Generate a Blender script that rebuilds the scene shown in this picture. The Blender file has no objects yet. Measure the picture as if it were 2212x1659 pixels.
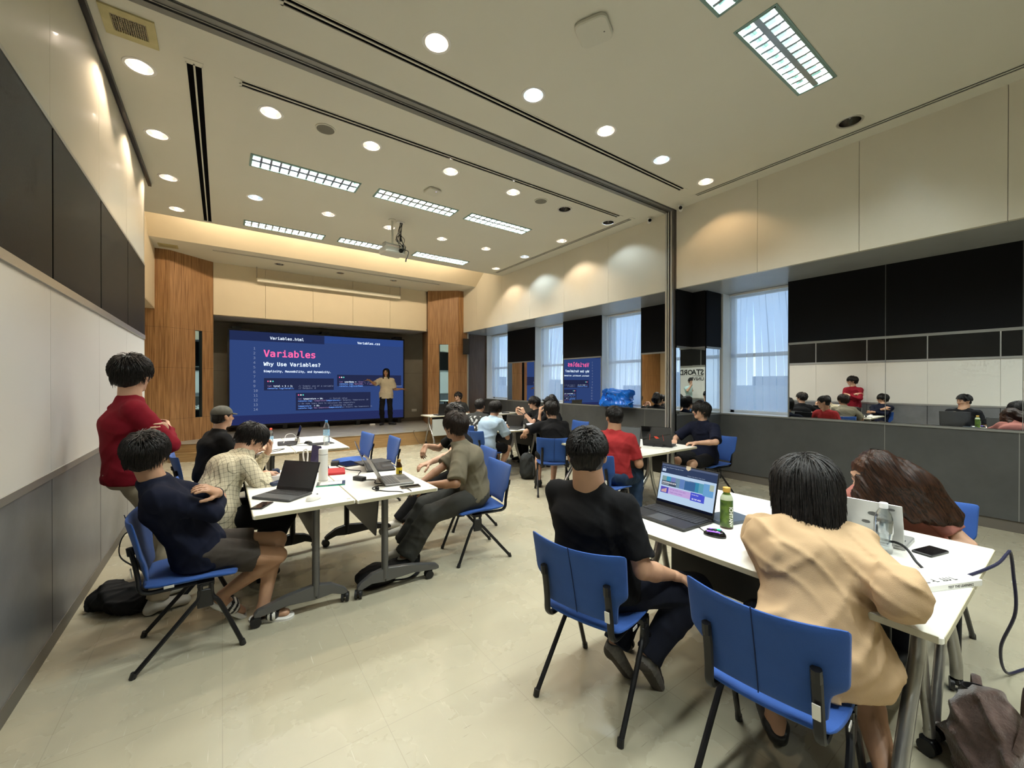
import bpy, bmesh, math, random, os
import numpy as np
from mathutils import Vector, Matrix, Quaternion
from mathutils.geometry import tessellate_polygon
random.seed(7); np.random.seed(7)
SC = bpy.context.scene
COL = SC.collection
PI = math.pi

# ------------------------------------------------------------------ camera
cam_d = bpy.data.cameras.new('camera'); cam = bpy.data.objects.new('camera', cam_d); COL.objects.link(cam)
cam_d.sensor_fit = 'HORIZONTAL'; cam_d.sensor_width = 36.0
cam_d.lens = 884.69 / 2212 * 36.0
cam_d.clip_start = 0.02; cam_d.clip_end = 500
CAMZ = 1.55
yaw, pit, rol = 0.616129, -0.00336, 0.000949
fw = Vector((math.sin(yaw)*math.cos(pit), math.cos(yaw)*math.cos(pit), math.sin(pit)))
rt = Vector((math.cos(yaw), -math.sin(yaw), 0)); up = rt.cross(fw)
rt, up = rt*math.cos(rol)+up*math.sin(rol), -rt*math.sin(rol)+up*math.cos(rol)
M = Matrix((rt, up, -fw)).transposed().to_4x4(); M.translation = Vector((0, 0, CAMZ))
cam.matrix_world = M
SC.camera = cam

# ------------------------------------------------------------------ colour management, sky
SC.view_settings.view_transform = 'Standard'; SC.view_settings.look = 'None'
SC.view_settings.gamma = 1.0; SC.view_settings.use_curve_mapping = False
SC.view_settings.exposure = 0.0
SC.cycles.max_bounces = 6; SC.cycles.diffuse_bounces = 3; SC.cycles.glossy_bounces = 4
SC.cycles.use_adaptive_sampling = True; SC.cycles.adaptive_threshold = .09; SC.cycles.adaptive_min_samples = 20
SC.cycles.transmission_bounces = 6; SC.cycles.transparent_max_bounces = 12
SC.cycles.caustics_reflective = False; SC.cycles.caustics_refractive = False
SC.cycles.sample_clamp_indirect = 6.0
SC.cycles.use_denoising = True
W = bpy.data.worlds.new('world'); SC.world = W; W.use_nodes = True
nt = W.node_tree; nt.nodes.clear()
wo = nt.nodes.new('ShaderNodeOutputWorld'); bg = nt.nodes.new('ShaderNodeBackground')
tc = nt.nodes.new('ShaderNodeTexCoord'); sx = nt.nodes.new('ShaderNodeSeparateXYZ')
cr = nt.nodes.new('ShaderNodeValToRGB'); nz = nt.nodes.new('ShaderNodeTexNoise'); mx = nt.nodes.new('ShaderNodeMixRGB')
nt.links.new(tc.outputs['Generated'], sx.inputs[0]); nt.links.new(sx.outputs['Z'], cr.inputs[0])
cr.color_ramp.elements[0].position = 0.0; cr.color_ramp.elements[0].color = (.62, .72, .80, 1)
cr.color_ramp.elements[1].position = 0.45; cr.color_ramp.elements[1].color = (.30, .50, .86, 1)
e = cr.color_ramp.elements.new(.10); e.color = (.52, .68, .92, 1)
nz.inputs['Scale'].default_value = 2.2; nz.inputs['Detail'].default_value = 5
cr2 = nt.nodes.new('ShaderNodeValToRGB'); cr2.color_ramp.elements[0].position = .48; cr2.color_ramp.elements[1].position = .68
nt.links.new(tc.outputs['Generated'], nz.inputs['Vector']); nt.links.new(nz.outputs['Fac'], cr2.inputs[0])
mx.inputs[2].default_value = (.85, .9, .97, 1)
nt.links.new(cr2.outputs[0], mx.inputs[0]); nt.links.new(cr.outputs[0], mx.inputs[1])
nt.links.new(mx.outputs[0], bg.inputs[0]); bg.inputs[1].default_value = 2.05
nt.links.new(bg.outputs[0], wo.inputs[0])

# window portals (open daylight through the four windows on the right wall)
WINS = [(9.70, 10.86), (7.35, 8.45), (5.10, 6.13), (2.54, 3.50)]   # y0, y1
SILL, SOF, WX = 1.05, 3.015, 6.73
def portal(y0, y1):
    d = bpy.data.lights.new('window_portal', 'AREA'); d.shape = 'RECTANGLE'
    d.size = y1-y0; d.size_y = SOF-SILL
    d.cycles.is_portal = True
    o = bpy.data.objects.new('window_portal', d); COL.objects.link(o)
    o.location = (7.10, (y0+y1)/2, (SILL+SOF)/2)
    o.rotation_euler = (PI/2, 0, PI/2)
    o['kind'] = 'helper'
for y0, y1 in WINS: portal(y0, y1)

# ------------------------------------------------------------------ materials
MATS = {}
def nodes(m):
    m.use_nodes = True
    return m.node_tree, m.node_tree.nodes['Principled BSDF']
def mat(name, col=(.8, .8, .8), rough=.5, metal=0, bump=0, bscale=60, var=0, vscale=3, coat=0, sheen=0, spec=.5, vcol=None, trans=0, alpha=1, emit=None, es=0, detail=4, stretch=None, ior=1.45):
    if name in MATS: return MATS[name]
    m = bpy.data.materials.new(name); t, b = nodes(m)
    b.inputs['Base Color'].default_value = (*col, 1); b.inputs['Roughness'].default_value = rough
    b.inputs['Metallic'].default_value = metal; b.inputs['Coat Weight'].default_value = coat
    b.inputs['Sheen Weight'].default_value = sheen; b.inputs['Specular IOR Level'].default_value = spec
    b.inputs['Transmission Weight'].default_value = trans; b.inputs['Alpha'].default_value = alpha
    b.inputs['IOR'].default_value = ior
    if emit: b.inputs['Emission Color'].default_value = (*emit, 1); b.inputs['Emission Strength'].default_value = es
    c = None
    if bump or var:
        c = t.nodes.new('ShaderNodeTexCoord'); out = c.outputs['Object']
        if stretch:
            mp = t.nodes.new('ShaderNodeMapping'); mp.inputs['Scale'].default_value = stretch
            t.links.new(out, mp.inputs[0]); out = mp.outputs[0]
    if var:
        n = t.nodes.new('ShaderNodeTexNoise'); n.inputs['Scale'].default_value = vscale; n.inputs['Detail'].default_value = 6
        n.inputs['Roughness'].default_value = .6
        r = t.nodes.new('ShaderNodeValToRGB')
        r.color_ramp.elements[0].position = .3; r.color_ramp.elements[1].position = .72
        lo = vcol or tuple(x*(1-var) for x in col)
        r.color_ramp.elements[0].color = (*lo, 1)
        r.color_ramp.elements[1].color = (*[min(1, x*(1+var*.35)) for x in col], 1)
        t.links.new(out, n.inputs['Vector']); t.links.new(n.outputs['Fac'], r.inputs[0])
        t.links.new(r.outputs[0], b.inputs['Base Color'])
    if bump:
        n = t.nodes.new('ShaderNodeTexNoise'); n.inputs['Scale'].default_value = bscale; n.inputs['Detail'].default_value = detail
        bm = t.nodes.new('ShaderNodeBump'); bm.inputs['Strength'].default_value = bump; bm.inputs['Distance'].default_value = .004
        t.links.new(out, n.inputs['Vector']); t.links.new(n.outputs['Fac'], bm.inputs['Height']); t.links.new(bm.outputs[0], b.inputs['Normal'])
    MATS[name] = m; return m
def emat(name, col, s):
    if name in MATS: return MATS[name]
    m = bpy.data.materials.new(name); m.use_nodes = True; t = m.node_tree; t.nodes.clear()
    o = t.nodes.new('ShaderNodeOutputMaterial'); e = t.nodes.new('ShaderNodeEmission')
    e.inputs[0].default_value = (*col, 1); e.inputs[1].default_value = s; t.links.new(e.outputs[0], o.inputs[0])
    MATS[name] = m; return m

def floor_mat():
    m = mat('floor_vinyl', (.50, .47, .36), .22)
    t, b = nodes(m); N = t.nodes; L = t.links
    c = N.new('ShaderNodeTexCoord')
    def noise(sc, det, lo, hi, st=None, dist=0):
        o = c.outputs['Object']
        if st:
            mp = N.new('ShaderNodeMapping'); mp.inputs['Scale'].default_value = st[:3]; mp.inputs['Rotation'].default_value = (0, 0, st[3]); L.new(o, mp.inputs[0]); o = mp.outputs[0]
        n = N.new('ShaderNodeTexNoise'); n.inputs['Scale'].default_value = sc; n.inputs['Detail'].default_value = det; n.inputs['Distortion'].default_value = dist
        r = N.new('ShaderNodeValToRGB'); r.color_ramp.elements[0].position = lo; r.color_ramp.elements[1].position = hi
        L.new(o, n.inputs['Vector']); L.new(n.outputs['Fac'], r.inputs[0]); return r.outputs[0]
    def mix(f, a, bb, ty='MIX'):
        x = N.new('ShaderNodeMixRGB'); x.blend_type = ty
        if hasattr(f, 'links'): L.new(f, x.inputs[0])
        else: x.inputs[0].default_value = f
        for s, i in ((a, 1), (bb, 2)):
            if hasattr(s, 'links'): L.new(s, x.inputs[i])
            else: x.inputs[i].default_value = (*s, 1)
        return x.outputs[0]
    base = mix(noise(1.1, 3, .2, .8), (.425, .39, .282), (.395, .362, .262))
    base = mix(noise(4, 3, .2, .85), base, mix(.16, base, (.34, .31, .23)))
    fine = noise(26, 2, .1, .9); base = mix(fine, mix(.07, base, (.25, .23, .17)), base)
    scuff = noise(3, 3, .70, .74, (2, 38, 1, .5), .2); base = mix(scuff, base, (.20, .18, .13))
    scuff2 = noise(3, 2, .70, .76, (34, 1.6, 1, .8), .2); base = mix(scuff2, base, (.56, .53, .43))
    spots = noise(9, 2, .775, .785); base = mix(spots, base, (.10, .085, .06))
    # tile joints 0.6 m
    bt = N.new('ShaderNodeTexBrick'); bt.offset = 0; bt.inputs['Scale'].default_value = 1.0; bt.inputs['Brick Width'].default_value = .61; bt.inputs['Row Height'].default_value = .61
    bt.inputs['Mortar Size'].default_value = .0016; bt.inputs['Mortar Smooth'].default_value = .2
    L.new(c.outputs['Object'], bt.inputs['Vector']); base = mix(bt.outputs['Fac'], base, mix(.45, base, (.2, .18, .13)))
    L.new(base, b.inputs['Base Color'])
    ro = N.new('ShaderNodeMapRange'); ro.inputs[3].default_value = .17; ro.inputs[4].default_value = .42
    L.new(noise(3, 6, .3, .8), ro.inputs[0]); L.new(ro.outputs[0], b.inputs['Roughness'])
    return m
def wood_mat(name, c1, c2, vertical=True, rough=.45):
    m = mat(name, c1, rough); t, b = nodes(m); N = t.nodes; L = t.links
    c = N.new('ShaderNodeTexCoord'); mp = N.new('ShaderNodeMapping')
    mp.inputs['Scale'].default_value = (40, 40, 1.1) if vertical else (2, 2, 60)
    n = N.new('ShaderNodeTexNoise'); n.inputs['Scale'].default_value = 1.6; n.inputs['Detail'].default_value = 5; n.inputs['Distortion'].default_value = .5
    r = N.new('ShaderNodeValToRGB'); r.color_ramp.elements[0].position = .34; r.color_ramp.elements[1].position = .66
    r.color_ramp.elements[0].color = (*c1, 1); r.color_ramp.elements[1].color = (*c2, 1)
    L.new(c.outputs['Object'], mp.inputs[0]); L.new(mp.outputs[0], n.inputs['Vector']); L.new(n.outputs['Fac'], r.inputs[0]); L.new(r.outputs[0], b.inputs['Base Color'])
    return m
FLOOR = floor_mat()
CEIL = mat('ceiling_paint', (.66, .64, .55), .7, var=.03, vscale=.6)
CREAM = mat('cream_panel', (.72, .675, .56), .32, var=.04, vscale=1.5, coat=.15)
CREAMD = mat('stage_cream_panel', (.72, .62, .45), .45, var=.03)
WHITEB = mat('white_board_panel', (.66, .64, .59), .35, var=.03, vscale=.8)
DARKP = mat('dark_fabric_panel', (.010, .009, .0075), .5, spec=.18, bump=.25, bscale=220, var=.25, vscale=3)
BLACKP = mat('black_panel', (.006, .006, .007), .75, spec=.15)
GREYP = mat('grey_fabric_panel', (.075, .077, .075), .5, bump=.15, bscale=180, var=.22, vscale=2.2)
GREYM = mat('grey_metal_panel', (.22, .225, .235), .33, metal=.35, bump=.06, bscale=90, var=.3, vscale=2.0)
GREYF = mat('stage_grey_fabric', (.30, .28, .235), .9, bump=.4, bscale=260, var=.1)
SOFFIT = mat('soffit_grey', (.40, .41, .41), .22, var=.05)
ALU = mat('aluminium', (.52, .51, .48), .34, metal=.8)
ALUD = mat('dark_aluminium', (.20, .20, .19), .4, metal=.6)
TRIM = mat('grey_trim', (.27, .27, .255), .45, metal=.3)
BASEB = mat('brown_baseboard', (.13, .115, .095), .5)
BLACK = mat('black_plastic', (.012, .012, .013), .42)
BLACKG = mat('black_gloss', (.006, .006, .007), .08)
BLACKM = mat('black_metal', (.014, .014, .016), .32, metal=.4)
DGREY = mat('dark_grey_plastic', (.05, .052, .055), .45)
STEEL = mat('grey_steel_tube', (.13, .13, .13), .3, metal=.5)
SILVER = mat('silver_tube', (.36, .35, .33), .28, metal=.8)
WHITE = mat('white_plastic', (.78, .77, .73), .4)
TOPW = mat('white_laminate', (.90, .885, .81), .3)
EDGE = mat('cream_edge', (.50, .46, .32), .5)
BLUE = mat('blue_fabric', (.022, .085, .33), .85, bump=.35, bscale=420, sheen=.1, var=.12, vscale=6)
MIRROR = mat('mirror_glass', (.86, .88, .88), .005, metal=1)
WOODV = wood_mat('walnut_veneer_vertical', (.20, .092, .032), (.42, .225, .092))
WOODH = wood_mat('walnut_veneer_horizontal', (.22, .13, .05), (.36, .22, .095), False)
WOODG = wood_mat('grey_brown_laminate', (.11, .075, .055), (.19, .135, .10))
BLIND = None
def blind_mat():
    m = bpy.data.materials.new('translucent_blind_fabric'); m.use_nodes = True; t = m.node_tree; t.nodes.clear()
    o = t.nodes.new('ShaderNodeOutputMaterial'); d = t.nodes.new('ShaderNodeBsdfDiffuse'); tr = t.nodes.new('ShaderNodeBsdfTranslucent'); tp = t.nodes.new('ShaderNodeBsdfTransparent')
    m1 = t.nodes.new('ShaderNodeMixShader'); m2 = t.nodes.new('ShaderNodeMixShader')
    d.inputs[0].default_value = (.75, .78, .82, 1); tr.inputs[0].default_value = (.78, .84, .92, 1); tp.inputs[0].default_value = (.95, .97, 1, 1)
    m1.inputs[0].default_value = .62; m2.inputs[0].default_value = .36
    t.links.new(d.outputs[0], m1.inputs[1]); t.links.new(tr.outputs[0], m1.inputs[2])
    t.links.new(m1.outputs[0], m2.inputs[1]); t.links.new(tp.outputs[0], m2.inputs[2]); t.links.new(m2.outputs[0], o.inputs[0])
    return m
BLIND = blind_mat()
def pane_mat():
    m = bpy.data.materials.new('window_pane_glass'); m.use_nodes = True; t = m.node_tree; t.nodes.clear()
    o = t.nodes.new('ShaderNodeOutputMaterial'); g = t.nodes.new('ShaderNodeBsdfGlossy'); tp = t.nodes.new('ShaderNodeBsdfTransparent'); x = t.nodes.new('ShaderNodeMixShader')
    g.inputs['Roughness'].default_value = .01; tp.inputs[0].default_value = (.88, .94, .97, 1); x.inputs[0].default_value = .93
    t.links.new(g.outputs[0], x.inputs[1]); t.links.new(tp.outputs[0], x.inputs[2]); t.links.new(x.outputs[0], o.inputs[0]); return m
PANE = pane_mat()
def clear_mat(name, tint, gl=.12):
    m = bpy.data.materials.new(name); m.use_nodes = True; t = m.node_tree; t.nodes.clear()
    o = t.nodes.new('ShaderNodeOutputMaterial'); g = t.nodes.new('ShaderNodeBsdfGlossy'); tp = t.nodes.new('ShaderNodeBsdfTransparent'); x = t.nodes.new('ShaderNodeMixShader')
    lw = t.nodes.new('ShaderNodeLayerWeight'); lw.inputs[0].default_value = .35; ad = t.nodes.new('ShaderNodeMath'); ad.operation = 'ADD'; ad.inputs[1].default_value = gl; ad.use_clamp = True
    g.inputs['Roughness'].default_value = .04; tp.inputs[0].default_value = (*tint, 1)
    t.links.new(lw.outputs['Facing'], ad.inputs[0]); t.links.new(ad.outputs[0], x.inputs[0])
    t.links.new(tp.outputs[0], x.inputs[1]); t.links.new(g.outputs[0], x.inputs[2]); t.links.new(x.outputs[0], o.inputs[0]); return m
PET = clear_mat('clear_pet_plastic', (.94, .96, .97))
ACRYL = clear_mat('clear_acrylic', (.90, .95, .93), .05)

# ------------------------------------------------------------------ mesh helpers
class MB:
    def __init__(s): s.v = []; s.f = []; s.m = []
    def add(s, vs, fs, mi=0):
        o = len(s.v); s.v += [tuple(v) for v in vs]; s.f += [tuple(i+o for i in f) for f in fs]; s.m += [mi]*len(fs); return s
    def box(s, c, d, mi=0, R=None, taper=1):
        x, y, z = d[0]/2, d[1]/2, d[2]/2
        vs = [Vector((a*x*(taper if k > 0 else 1), b*y*(taper if k > 0 else 1), k*z)) for k in (-1, 1) for a, b in ((-1, -1), (1, -1), (1, 1), (-1, 1))]
        if R is not None: vs = [R @ v for v in vs]
        c = Vector(c)
        return s.add([v+c for v in vs], [(3, 2, 1, 0), (4, 5, 6, 7), (0, 1, 5, 4), (1, 2, 6, 5), (2, 3, 7, 6), (3, 0, 4, 7)], mi)
    def bb(s, x0, x1, y0, y1, z0, z1, mi=0): return s.box(((x0+x1)/2, (y0+y1)/2, (z0+z1)/2), (abs(x1-x0), abs(y1-y0), abs(z1-z0)), mi)
    def rbox(s, c, d, r=.01, mi=0, R=None, seg=3):
        # rounded in plan, small chamfer on top and bottom
        x, y, z = d[0]/2, d[1]/2, d[2]/2; r = min(r, x*.99, y*.99); ch = min(r*.35, z*.45)
        rings = []
        for zz, ins in ((-z, ch), (-z+ch, 0), (z-ch, 0), (z, ch)):
            ring = []
            for cx, cy, a0 in ((x-r, y-r, 0), (-x+r, y-r, PI/2), (-x+r, -y+r, PI), (x-r, -y+r, 1.5*PI)):
                for k in range(seg+1):
                    a = a0+PI/2*k/seg; ring.append(Vector((cx+(r-ins)*math.cos(a), cy+(r-ins)*math.sin(a), zz)))
            rings.append(ring)
        n = len(rings[0]); vs = [v for q in rings for v in q]
        if R is not None: vs = [R @ v for v in vs]
        c = Vector(c); vs = [v+c for v in vs]
        fs = [(k*n+i, k*n+(i+1) % n, (k+1)*n+(i+1) % n, (k+1)*n+i) for k in range(3) for i in range(n)]
        fs += [tuple(range(n-1, -1, -1)), tuple(range(3*n, 4*n))]
        return s.add(vs, fs, mi)
    def tube(s, pts, r, n=8, mi=0, flat=1, cap=True, up=None):
        pts = [Vector(p) for p in pts]; m = len(pts); rr = r if isinstance(r, (list, tuple)) else [r]*m
        vs = []; prev = None
        for i, p in enumerate(pts):
            t = (pts[min(i+1, m-1)]-pts[max(i-1, 0)]).normalized()
            if prev is None:
                a = Vector(up) if up else (Vector((0, 0, 1)) if abs(t.z) < .9 else Vector((1, 0, 0)))
                u = t.cross(a).normalized()
            else: u = (prev-t*prev.dot(t)).normalized()
            prev = u; w = t.cross(u)
            vs += [p+(u*math.cos(2*PI*k/n)+w*math.sin(2*PI*k/n)*flat)*rr[i] for k in range(n)]
        fs = [(i*n+k, i*n+(k+1) % n, (i+1)*n+(k+1) % n, (i+1)*n+k) for i in range(m-1) for k in range(n)]
        if cap: fs += [tuple(range(n-1, -1, -1)), tuple((m-1)*n+k for k in range(n))]
        return s.add(vs, fs, mi)
    def lathe(s, prof, c=(0, 0, 0), n=24, mi=0, R=None, mis=None):
        c = Vector(c); vs = []
        for r, z in prof: vs += [Vector((r*math.cos(2*PI*k/n), r*math.sin(2*PI*k/n), z)) for k in range(n)]
        if R is not None: vs = [R @ v for v in vs]
        o = len(s.v); s.v += [tuple(v+c) for v in vs]
        for i in range(len(prof)-1):
            for k in range(n):
                s.f.append((o+i*n+k, o+i*n+(k+1) % n, o+(i+1)*n+(k+1) % n, o+(i+1)*n+k)); s.m.append(mis[i] if mis else mi)
        return s
    def prism(s, poly, z0, z1, mi=0, axis='z'):
        # poly: 2D points; axis 'z': (x,y); 'x': (y,z) extruded in x; 'y': (x,z) extruded in y
        def P(a, b, h): return {'z': (a, b, h), 'x': (h, a, b), 'y': (a, h, b)}[axis]
        n = len(poly); vs = [P(a, b, z0) for a, b in poly]+[P(a, b, z1) for a, b in poly]
        tr = tessellate_polygon([[Vector((a, b, 0)) for a, b in poly]])
        fs = [tuple(t) for t in tr]+[tuple(i+n for i in t[::-1]) for t in tr]+[(i, (i+1) % n, (i+1) % n+n, i+n) for i in range(n)]
        return s.add(vs, fs, mi)
    def quad(s, a, b, c, d, mi=0): return s.add([a, b, c, d], [(0, 1, 2, 3)], mi)
    def sphere(s, c, r, n=12, m=8, mi=0, R=None):
        r = r if isinstance(r, (list, tuple)) else (r, r, r); c = Vector(c); vs = []
        for i in range(m+1):
            t = PI*i/m
            for k in range(n):
                v = Vector((r[0]*math.sin(t)*math.cos(2*PI*k/n), r[1]*math.sin(t)*math.sin(2*PI*k/n), r[2]*math.cos(t)))
                vs.append((R @ v if R is not None else v)+c)
        return s.add(vs, [(i*n+k, (i+1)*n+k, (i+1)*n+(k+1) % n, i*n+(k+1) % n) for i in range(m) for k in range(n)], mi)
    def build(s, name, mats, parent=None, smooth=True, bevel=0, sub=0, angle=40):
        me = bpy.data.meshes.new(name); me.from_pydata(s.v, [], s.f)
        mats = mats if isinstance(mats, (list, tuple)) else [mats]
        for m in mats: me.materials.append(m)
        me.polygons.foreach_set('material_index', s.m)
        bm = bmesh.new(); bm.from_mesh(me); bmesh.ops.recalc_face_normals(bm, faces=bm.faces)
        if smooth:
            ang = math.radians(angle)
            for f in bm.faces: f.smooth = True
            for e in bm.edges:
                if len(e.link_faces) != 2 or e.calc_face_angle(0) > ang: e.smooth = False
        bm.to_mesh(me); bm.free()
        o = bpy.data.objects.new(name, me); COL.objects.link(o)
        if parent: o.parent = parent
        if bevel:
            b = o.modifiers.new('bevel', 'BEVEL'); b.width = bevel; b.segments = 2; b.limit_method = 'ANGLE'
        if sub:
            b = o.modifiers.new('sub', 'SUBSURF'); b.levels = sub; b.render_levels = sub
        return o
def rawmesh(name, V, F, mats, parent=None, mi=None, smooth=True):
    me = bpy.data.meshes.new(name)
    V = np.asarray(V, np.float32); F = np.asarray(F, np.int32); k = F.shape[1] if len(F) else 4
    me.vertices.add(len(V)); me.vertices.foreach_set('co', V.ravel())
    me.loops.add(F.size); me.loops.foreach_set('vertex_index', F.ravel())
    me.polygons.add(len(F)); me.polygons.foreach_set('loop_start', np.arange(len(F), dtype=np.int32)*k)
    me.polygons.foreach_set('loop_total', np.full(len(F), k, np.int32))
    for m in (mats if isinstance(mats, (list, tuple)) else [mats]): me.materials.append(m)
    if mi is not None: me.polygons.foreach_set('material_index', np.asarray(mi, np.int32))
    me.update(calc_edges=True); me.validate()
    me.polygons.foreach_set('use_smooth', [smooth]*len(me.polygons))
    o = bpy.data.objects.new(name, me); COL.objects.link(o)
    if parent: o.parent = parent
    return o
def thing(name, label, cat, loc=(0, 0, 0), rz=0, group=None):
    o = bpy.data.objects.new(name, None); COL.objects.link(o); o.empty_display_size = .1
    o.location = loc; o.rotation_euler = (0, 0, rz); o['label'] = label; o['category'] = cat
    if group: o['group'] = group
    return o
def tag(o, label, cat, group=None, kind=None):
    o['label'] = label; o['category'] = cat
    if group: o['group'] = group
    if kind: o['kind'] = kind
    return o
def struct(o): o['kind'] = 'structure'; return o
def put(o, loc, rz=0): o.location = loc; o.rotation_euler = (0, 0, rz); return o
def kids(o): return [c for c in bpy.data.objects if c.parent == o]
def dup(root, loc, rz, label=None, group=None):
    def cp(o, par):
        c = o.copy(); COL.objects.link(c)
        if par: c.parent = par
        for ch in kids(o): cp(ch, c)
        return c
    r = cp(root, None); r.location = loc; r.rotation_euler = (0, 0, rz)
    if label: r['label'] = label
    if group: r['group'] = group
    return r
def RZ(a): return Matrix.Rotation(a, 3, 'Z')
def RX(a): return Matrix.Rotation(a, 3, 'X')
def RY(a): return Matrix.Rotation(a, 3, 'Y')
FONTS = {}
def font(bold=False):
    k = 'mono'
    if k not in FONTS:
        try: FONTS[k] = bpy.data.fonts.load(os.path.join(bpy.utils.system_resource('DATAFILES'), 'fonts', 'DejaVuSansMono.woff2'))
        except Exception: FONTS[k] = None
    return FONTS[k]
def text_mesh(name, items, m, parent, mw, mono=True, smooth=False):
    """items: (string, x, y, size, bold offset); laid out in a plane, mw maps it into the parent's space; joined into one mesh."""
    bm = bmesh.new()
    for s, x, y, size, off in items:
        cu = bpy.data.curves.new('t', 'FONT'); cu.body = s; cu.size = size; cu.offset = off; cu.resolution_u = 2
        f = font() if mono else None
        if f: cu.font = f
        ob = bpy.data.objects.new('t', cu)
        COL.objects.link(ob); dg = bpy.context.evaluated_depsgraph_get(); dg.update()
        me = bpy.data.meshes.new_from_object(ob.evaluated_get(dg))
        me.transform(mw @ Matrix.Translation((x, y, 0))); bm.from_mesh(me)
        bpy.data.objects.remove(ob); bpy.data.meshes.remove(me); bpy.data.curves.remove(cu)
    me = bpy.data.meshes.new(name); bm.to_mesh(me); bm.free(); me.materials.append(m)
    o = bpy.data.objects.new(name, me); COL.objects.link(o)
    if parent: o.parent = parent
    return o
def bez(pts, n=8):
    """Catmull-Rom through pts"""
    P = [Vector(p) for p in pts]; P = [P[0]*2-P[1]]+P+[P[-1]*2-P[-2]]; out = []
    for i in range(1, len(P)-2):
        a, b, c, d = P[i-1:i+3]
        for k in range(n):
            t = k/n; out.append(.5*((2*b)+(c-a)*t+(2*a-5*b+4*c-d)*t*t+(3*b-a-3*c+d)*t**3))
    out.append(P[-2]); return out
# ================================================================== ROOM
ZC = 4.24            # main ceiling
XL = -.81            # face of the left wall
XF = 5.78            # face of the right fascia
YB = -4.6            # wall behind the camera
fl_ = MB().bb(-2.2, 7.3, YB-.1, 13.1, -.12, 0).build('floor', FLOOR, smooth=False); struct(fl_)

# ---- light positions
RINGS = [(-.57, 4.69, 'w'), (-.57, 5.86, 'w'), (-.57, 7.01, 'w'), (-.57, 8.20, 'w'), (.40, 4.73, 'w'), (1.39, 4.73, 'w'), (2.38, 4.72, 'w'), (3.36, 4.72, 'w'),
    (1.39, 3.0, 'wb'), (2.38, 3.02, 'c'), (3.35, 3.0, 'w'), (4.33, 3.0, 'c'), (5.28, 2.98, 'wo'), (.40, 7.03, 'c'), (1.39, 7.04, 'w'), (2.37, 7.04, 'w'),
    (3.36, 7.02, 'w'), (4.33, 7.02, 'w'), (5.28, 6.99, 'c'), (5.27, 8.10, 'w'), (5.26, 5.80, 'w'), (5.30, 4.69, 'cd'), (4.34, 4.72, 'off'), (5.28, 1.44, 'off')]
TROFS = [(.29, 1.53, 5.71, 6.02), (1.79, 3.01, 5.71, 5.99), (3.24, 4.43, 5.68, 5.95), (.31, 1.54, 8.10, 8.36), (1.80, 3.02, 8.05, 8.30), (3.27, 4.49, 8.0, 8.29),
    (3.22, 4.39, 1.305, 1.58), (1.79, 2.97, 1.305, 1.58), (.32, 1.50, 1.305, 1.58), (.32, 1.50, -1.1, -.82), (1.79, 2.97, -1.1, -.82), (3.22, 4.39, -1.1, -.82), (1.79, 2.97, -3.2, -2.92)]  # the last five are added out of view to brighten the near area
SLOTS = [(.14, 5.24, 4.375, 4.465), (.35, 5.23, 3.25, 3.335), (-.245, -.135, 4.39, 8.53), (5.44, 5.52, 4.37, 8.42), (5.51, 5.59, -2.0, 3.28)]
TRACK = (-.81, 5.70, 3.745, 3.905)
def circ(x, y, r, n=28): return [Vector((x+r*math.cos(2*PI*k/n), y+r*math.sin(2*PI*k/n), 0)) for k in range(n)]
def rect(x0, x1, y0, y1): return [Vector((x0, y0, 0)), Vector((x1, y0, 0)), Vector((x1, y1, 0)), Vector((x0, y1, 0))]
RC = .095
loops = [rect(-2.2, 7.3, YB-.1, 8.6)]+[circ(x, y, RC) for x, y, _ in RINGS]+[rect(*t) for t in TROFS]+[rect(*t) for t in SLOTS]
vs = [v for l in loops for v in l]; tr = tessellate_polygon(loops)
b = MB(); b.add([(v.x, v.y, ZC) for v in vs], [tuple(t) for t in tr])
MB().bb(-2.2, 7.3, 8.56, 8.6, ZC+.002, ZC+.16).build('trim_cove_lip', CEIL, smooth=False)['kind'] = 'structure'
MB().bb(-2.2, 7.3, YB-.1, 9.0, ZC+.5, ZC+.56).build('ceiling_slab', CEIL, smooth=False)['kind'] = 'structure'
struct(b.build('ceiling', CEIL, smooth=False))
# the ceiling over the stage with its three dead spots and slot diffuser
SP2 = [(1.06, 10.6), (2.36, 10.59), (3.67, 10.55)]
loops = [[Vector(p+(0,)) for p in ((-1.09, 9.92), (XF, 9.92), (XF, 11.32), (-1.09, 11.32))]]+[circ(x, y, .085) for x, y in SP2]+[rect(-.15, 4.85, 10.22, 10.29)]
vs = [v for l in loops for v in l]; tr = tessellate_polygon(loops)
b = MB(); b.add([(v.x, v.y, 4.22) for v in vs], [tuple(t) for t in tr]); b.bb(-1.2, 6.0, 9.95, 12.8, 4.45, 4.5)
struct(b.build('ceiling_stage', CEIL, smooth=False))
# sloped cove face between the two ceilings
b = MB(); b.add([(-1.09, 9.92, 4.22), (XF, 9.92, 4.22), (XF, 9.10, 4.80), (-1.09, 9.10, 4.80)], [(0, 1, 2, 3)]); b.bb(-1.3, 6.2, 8.5, 9.4, 4.80, 4.86)
b.bb(-1.3, -1.09, 8.56, 9.95, 4.2, 4.85)
struct(b.build('trim_cove', CREAMD, smooth=False))

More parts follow.
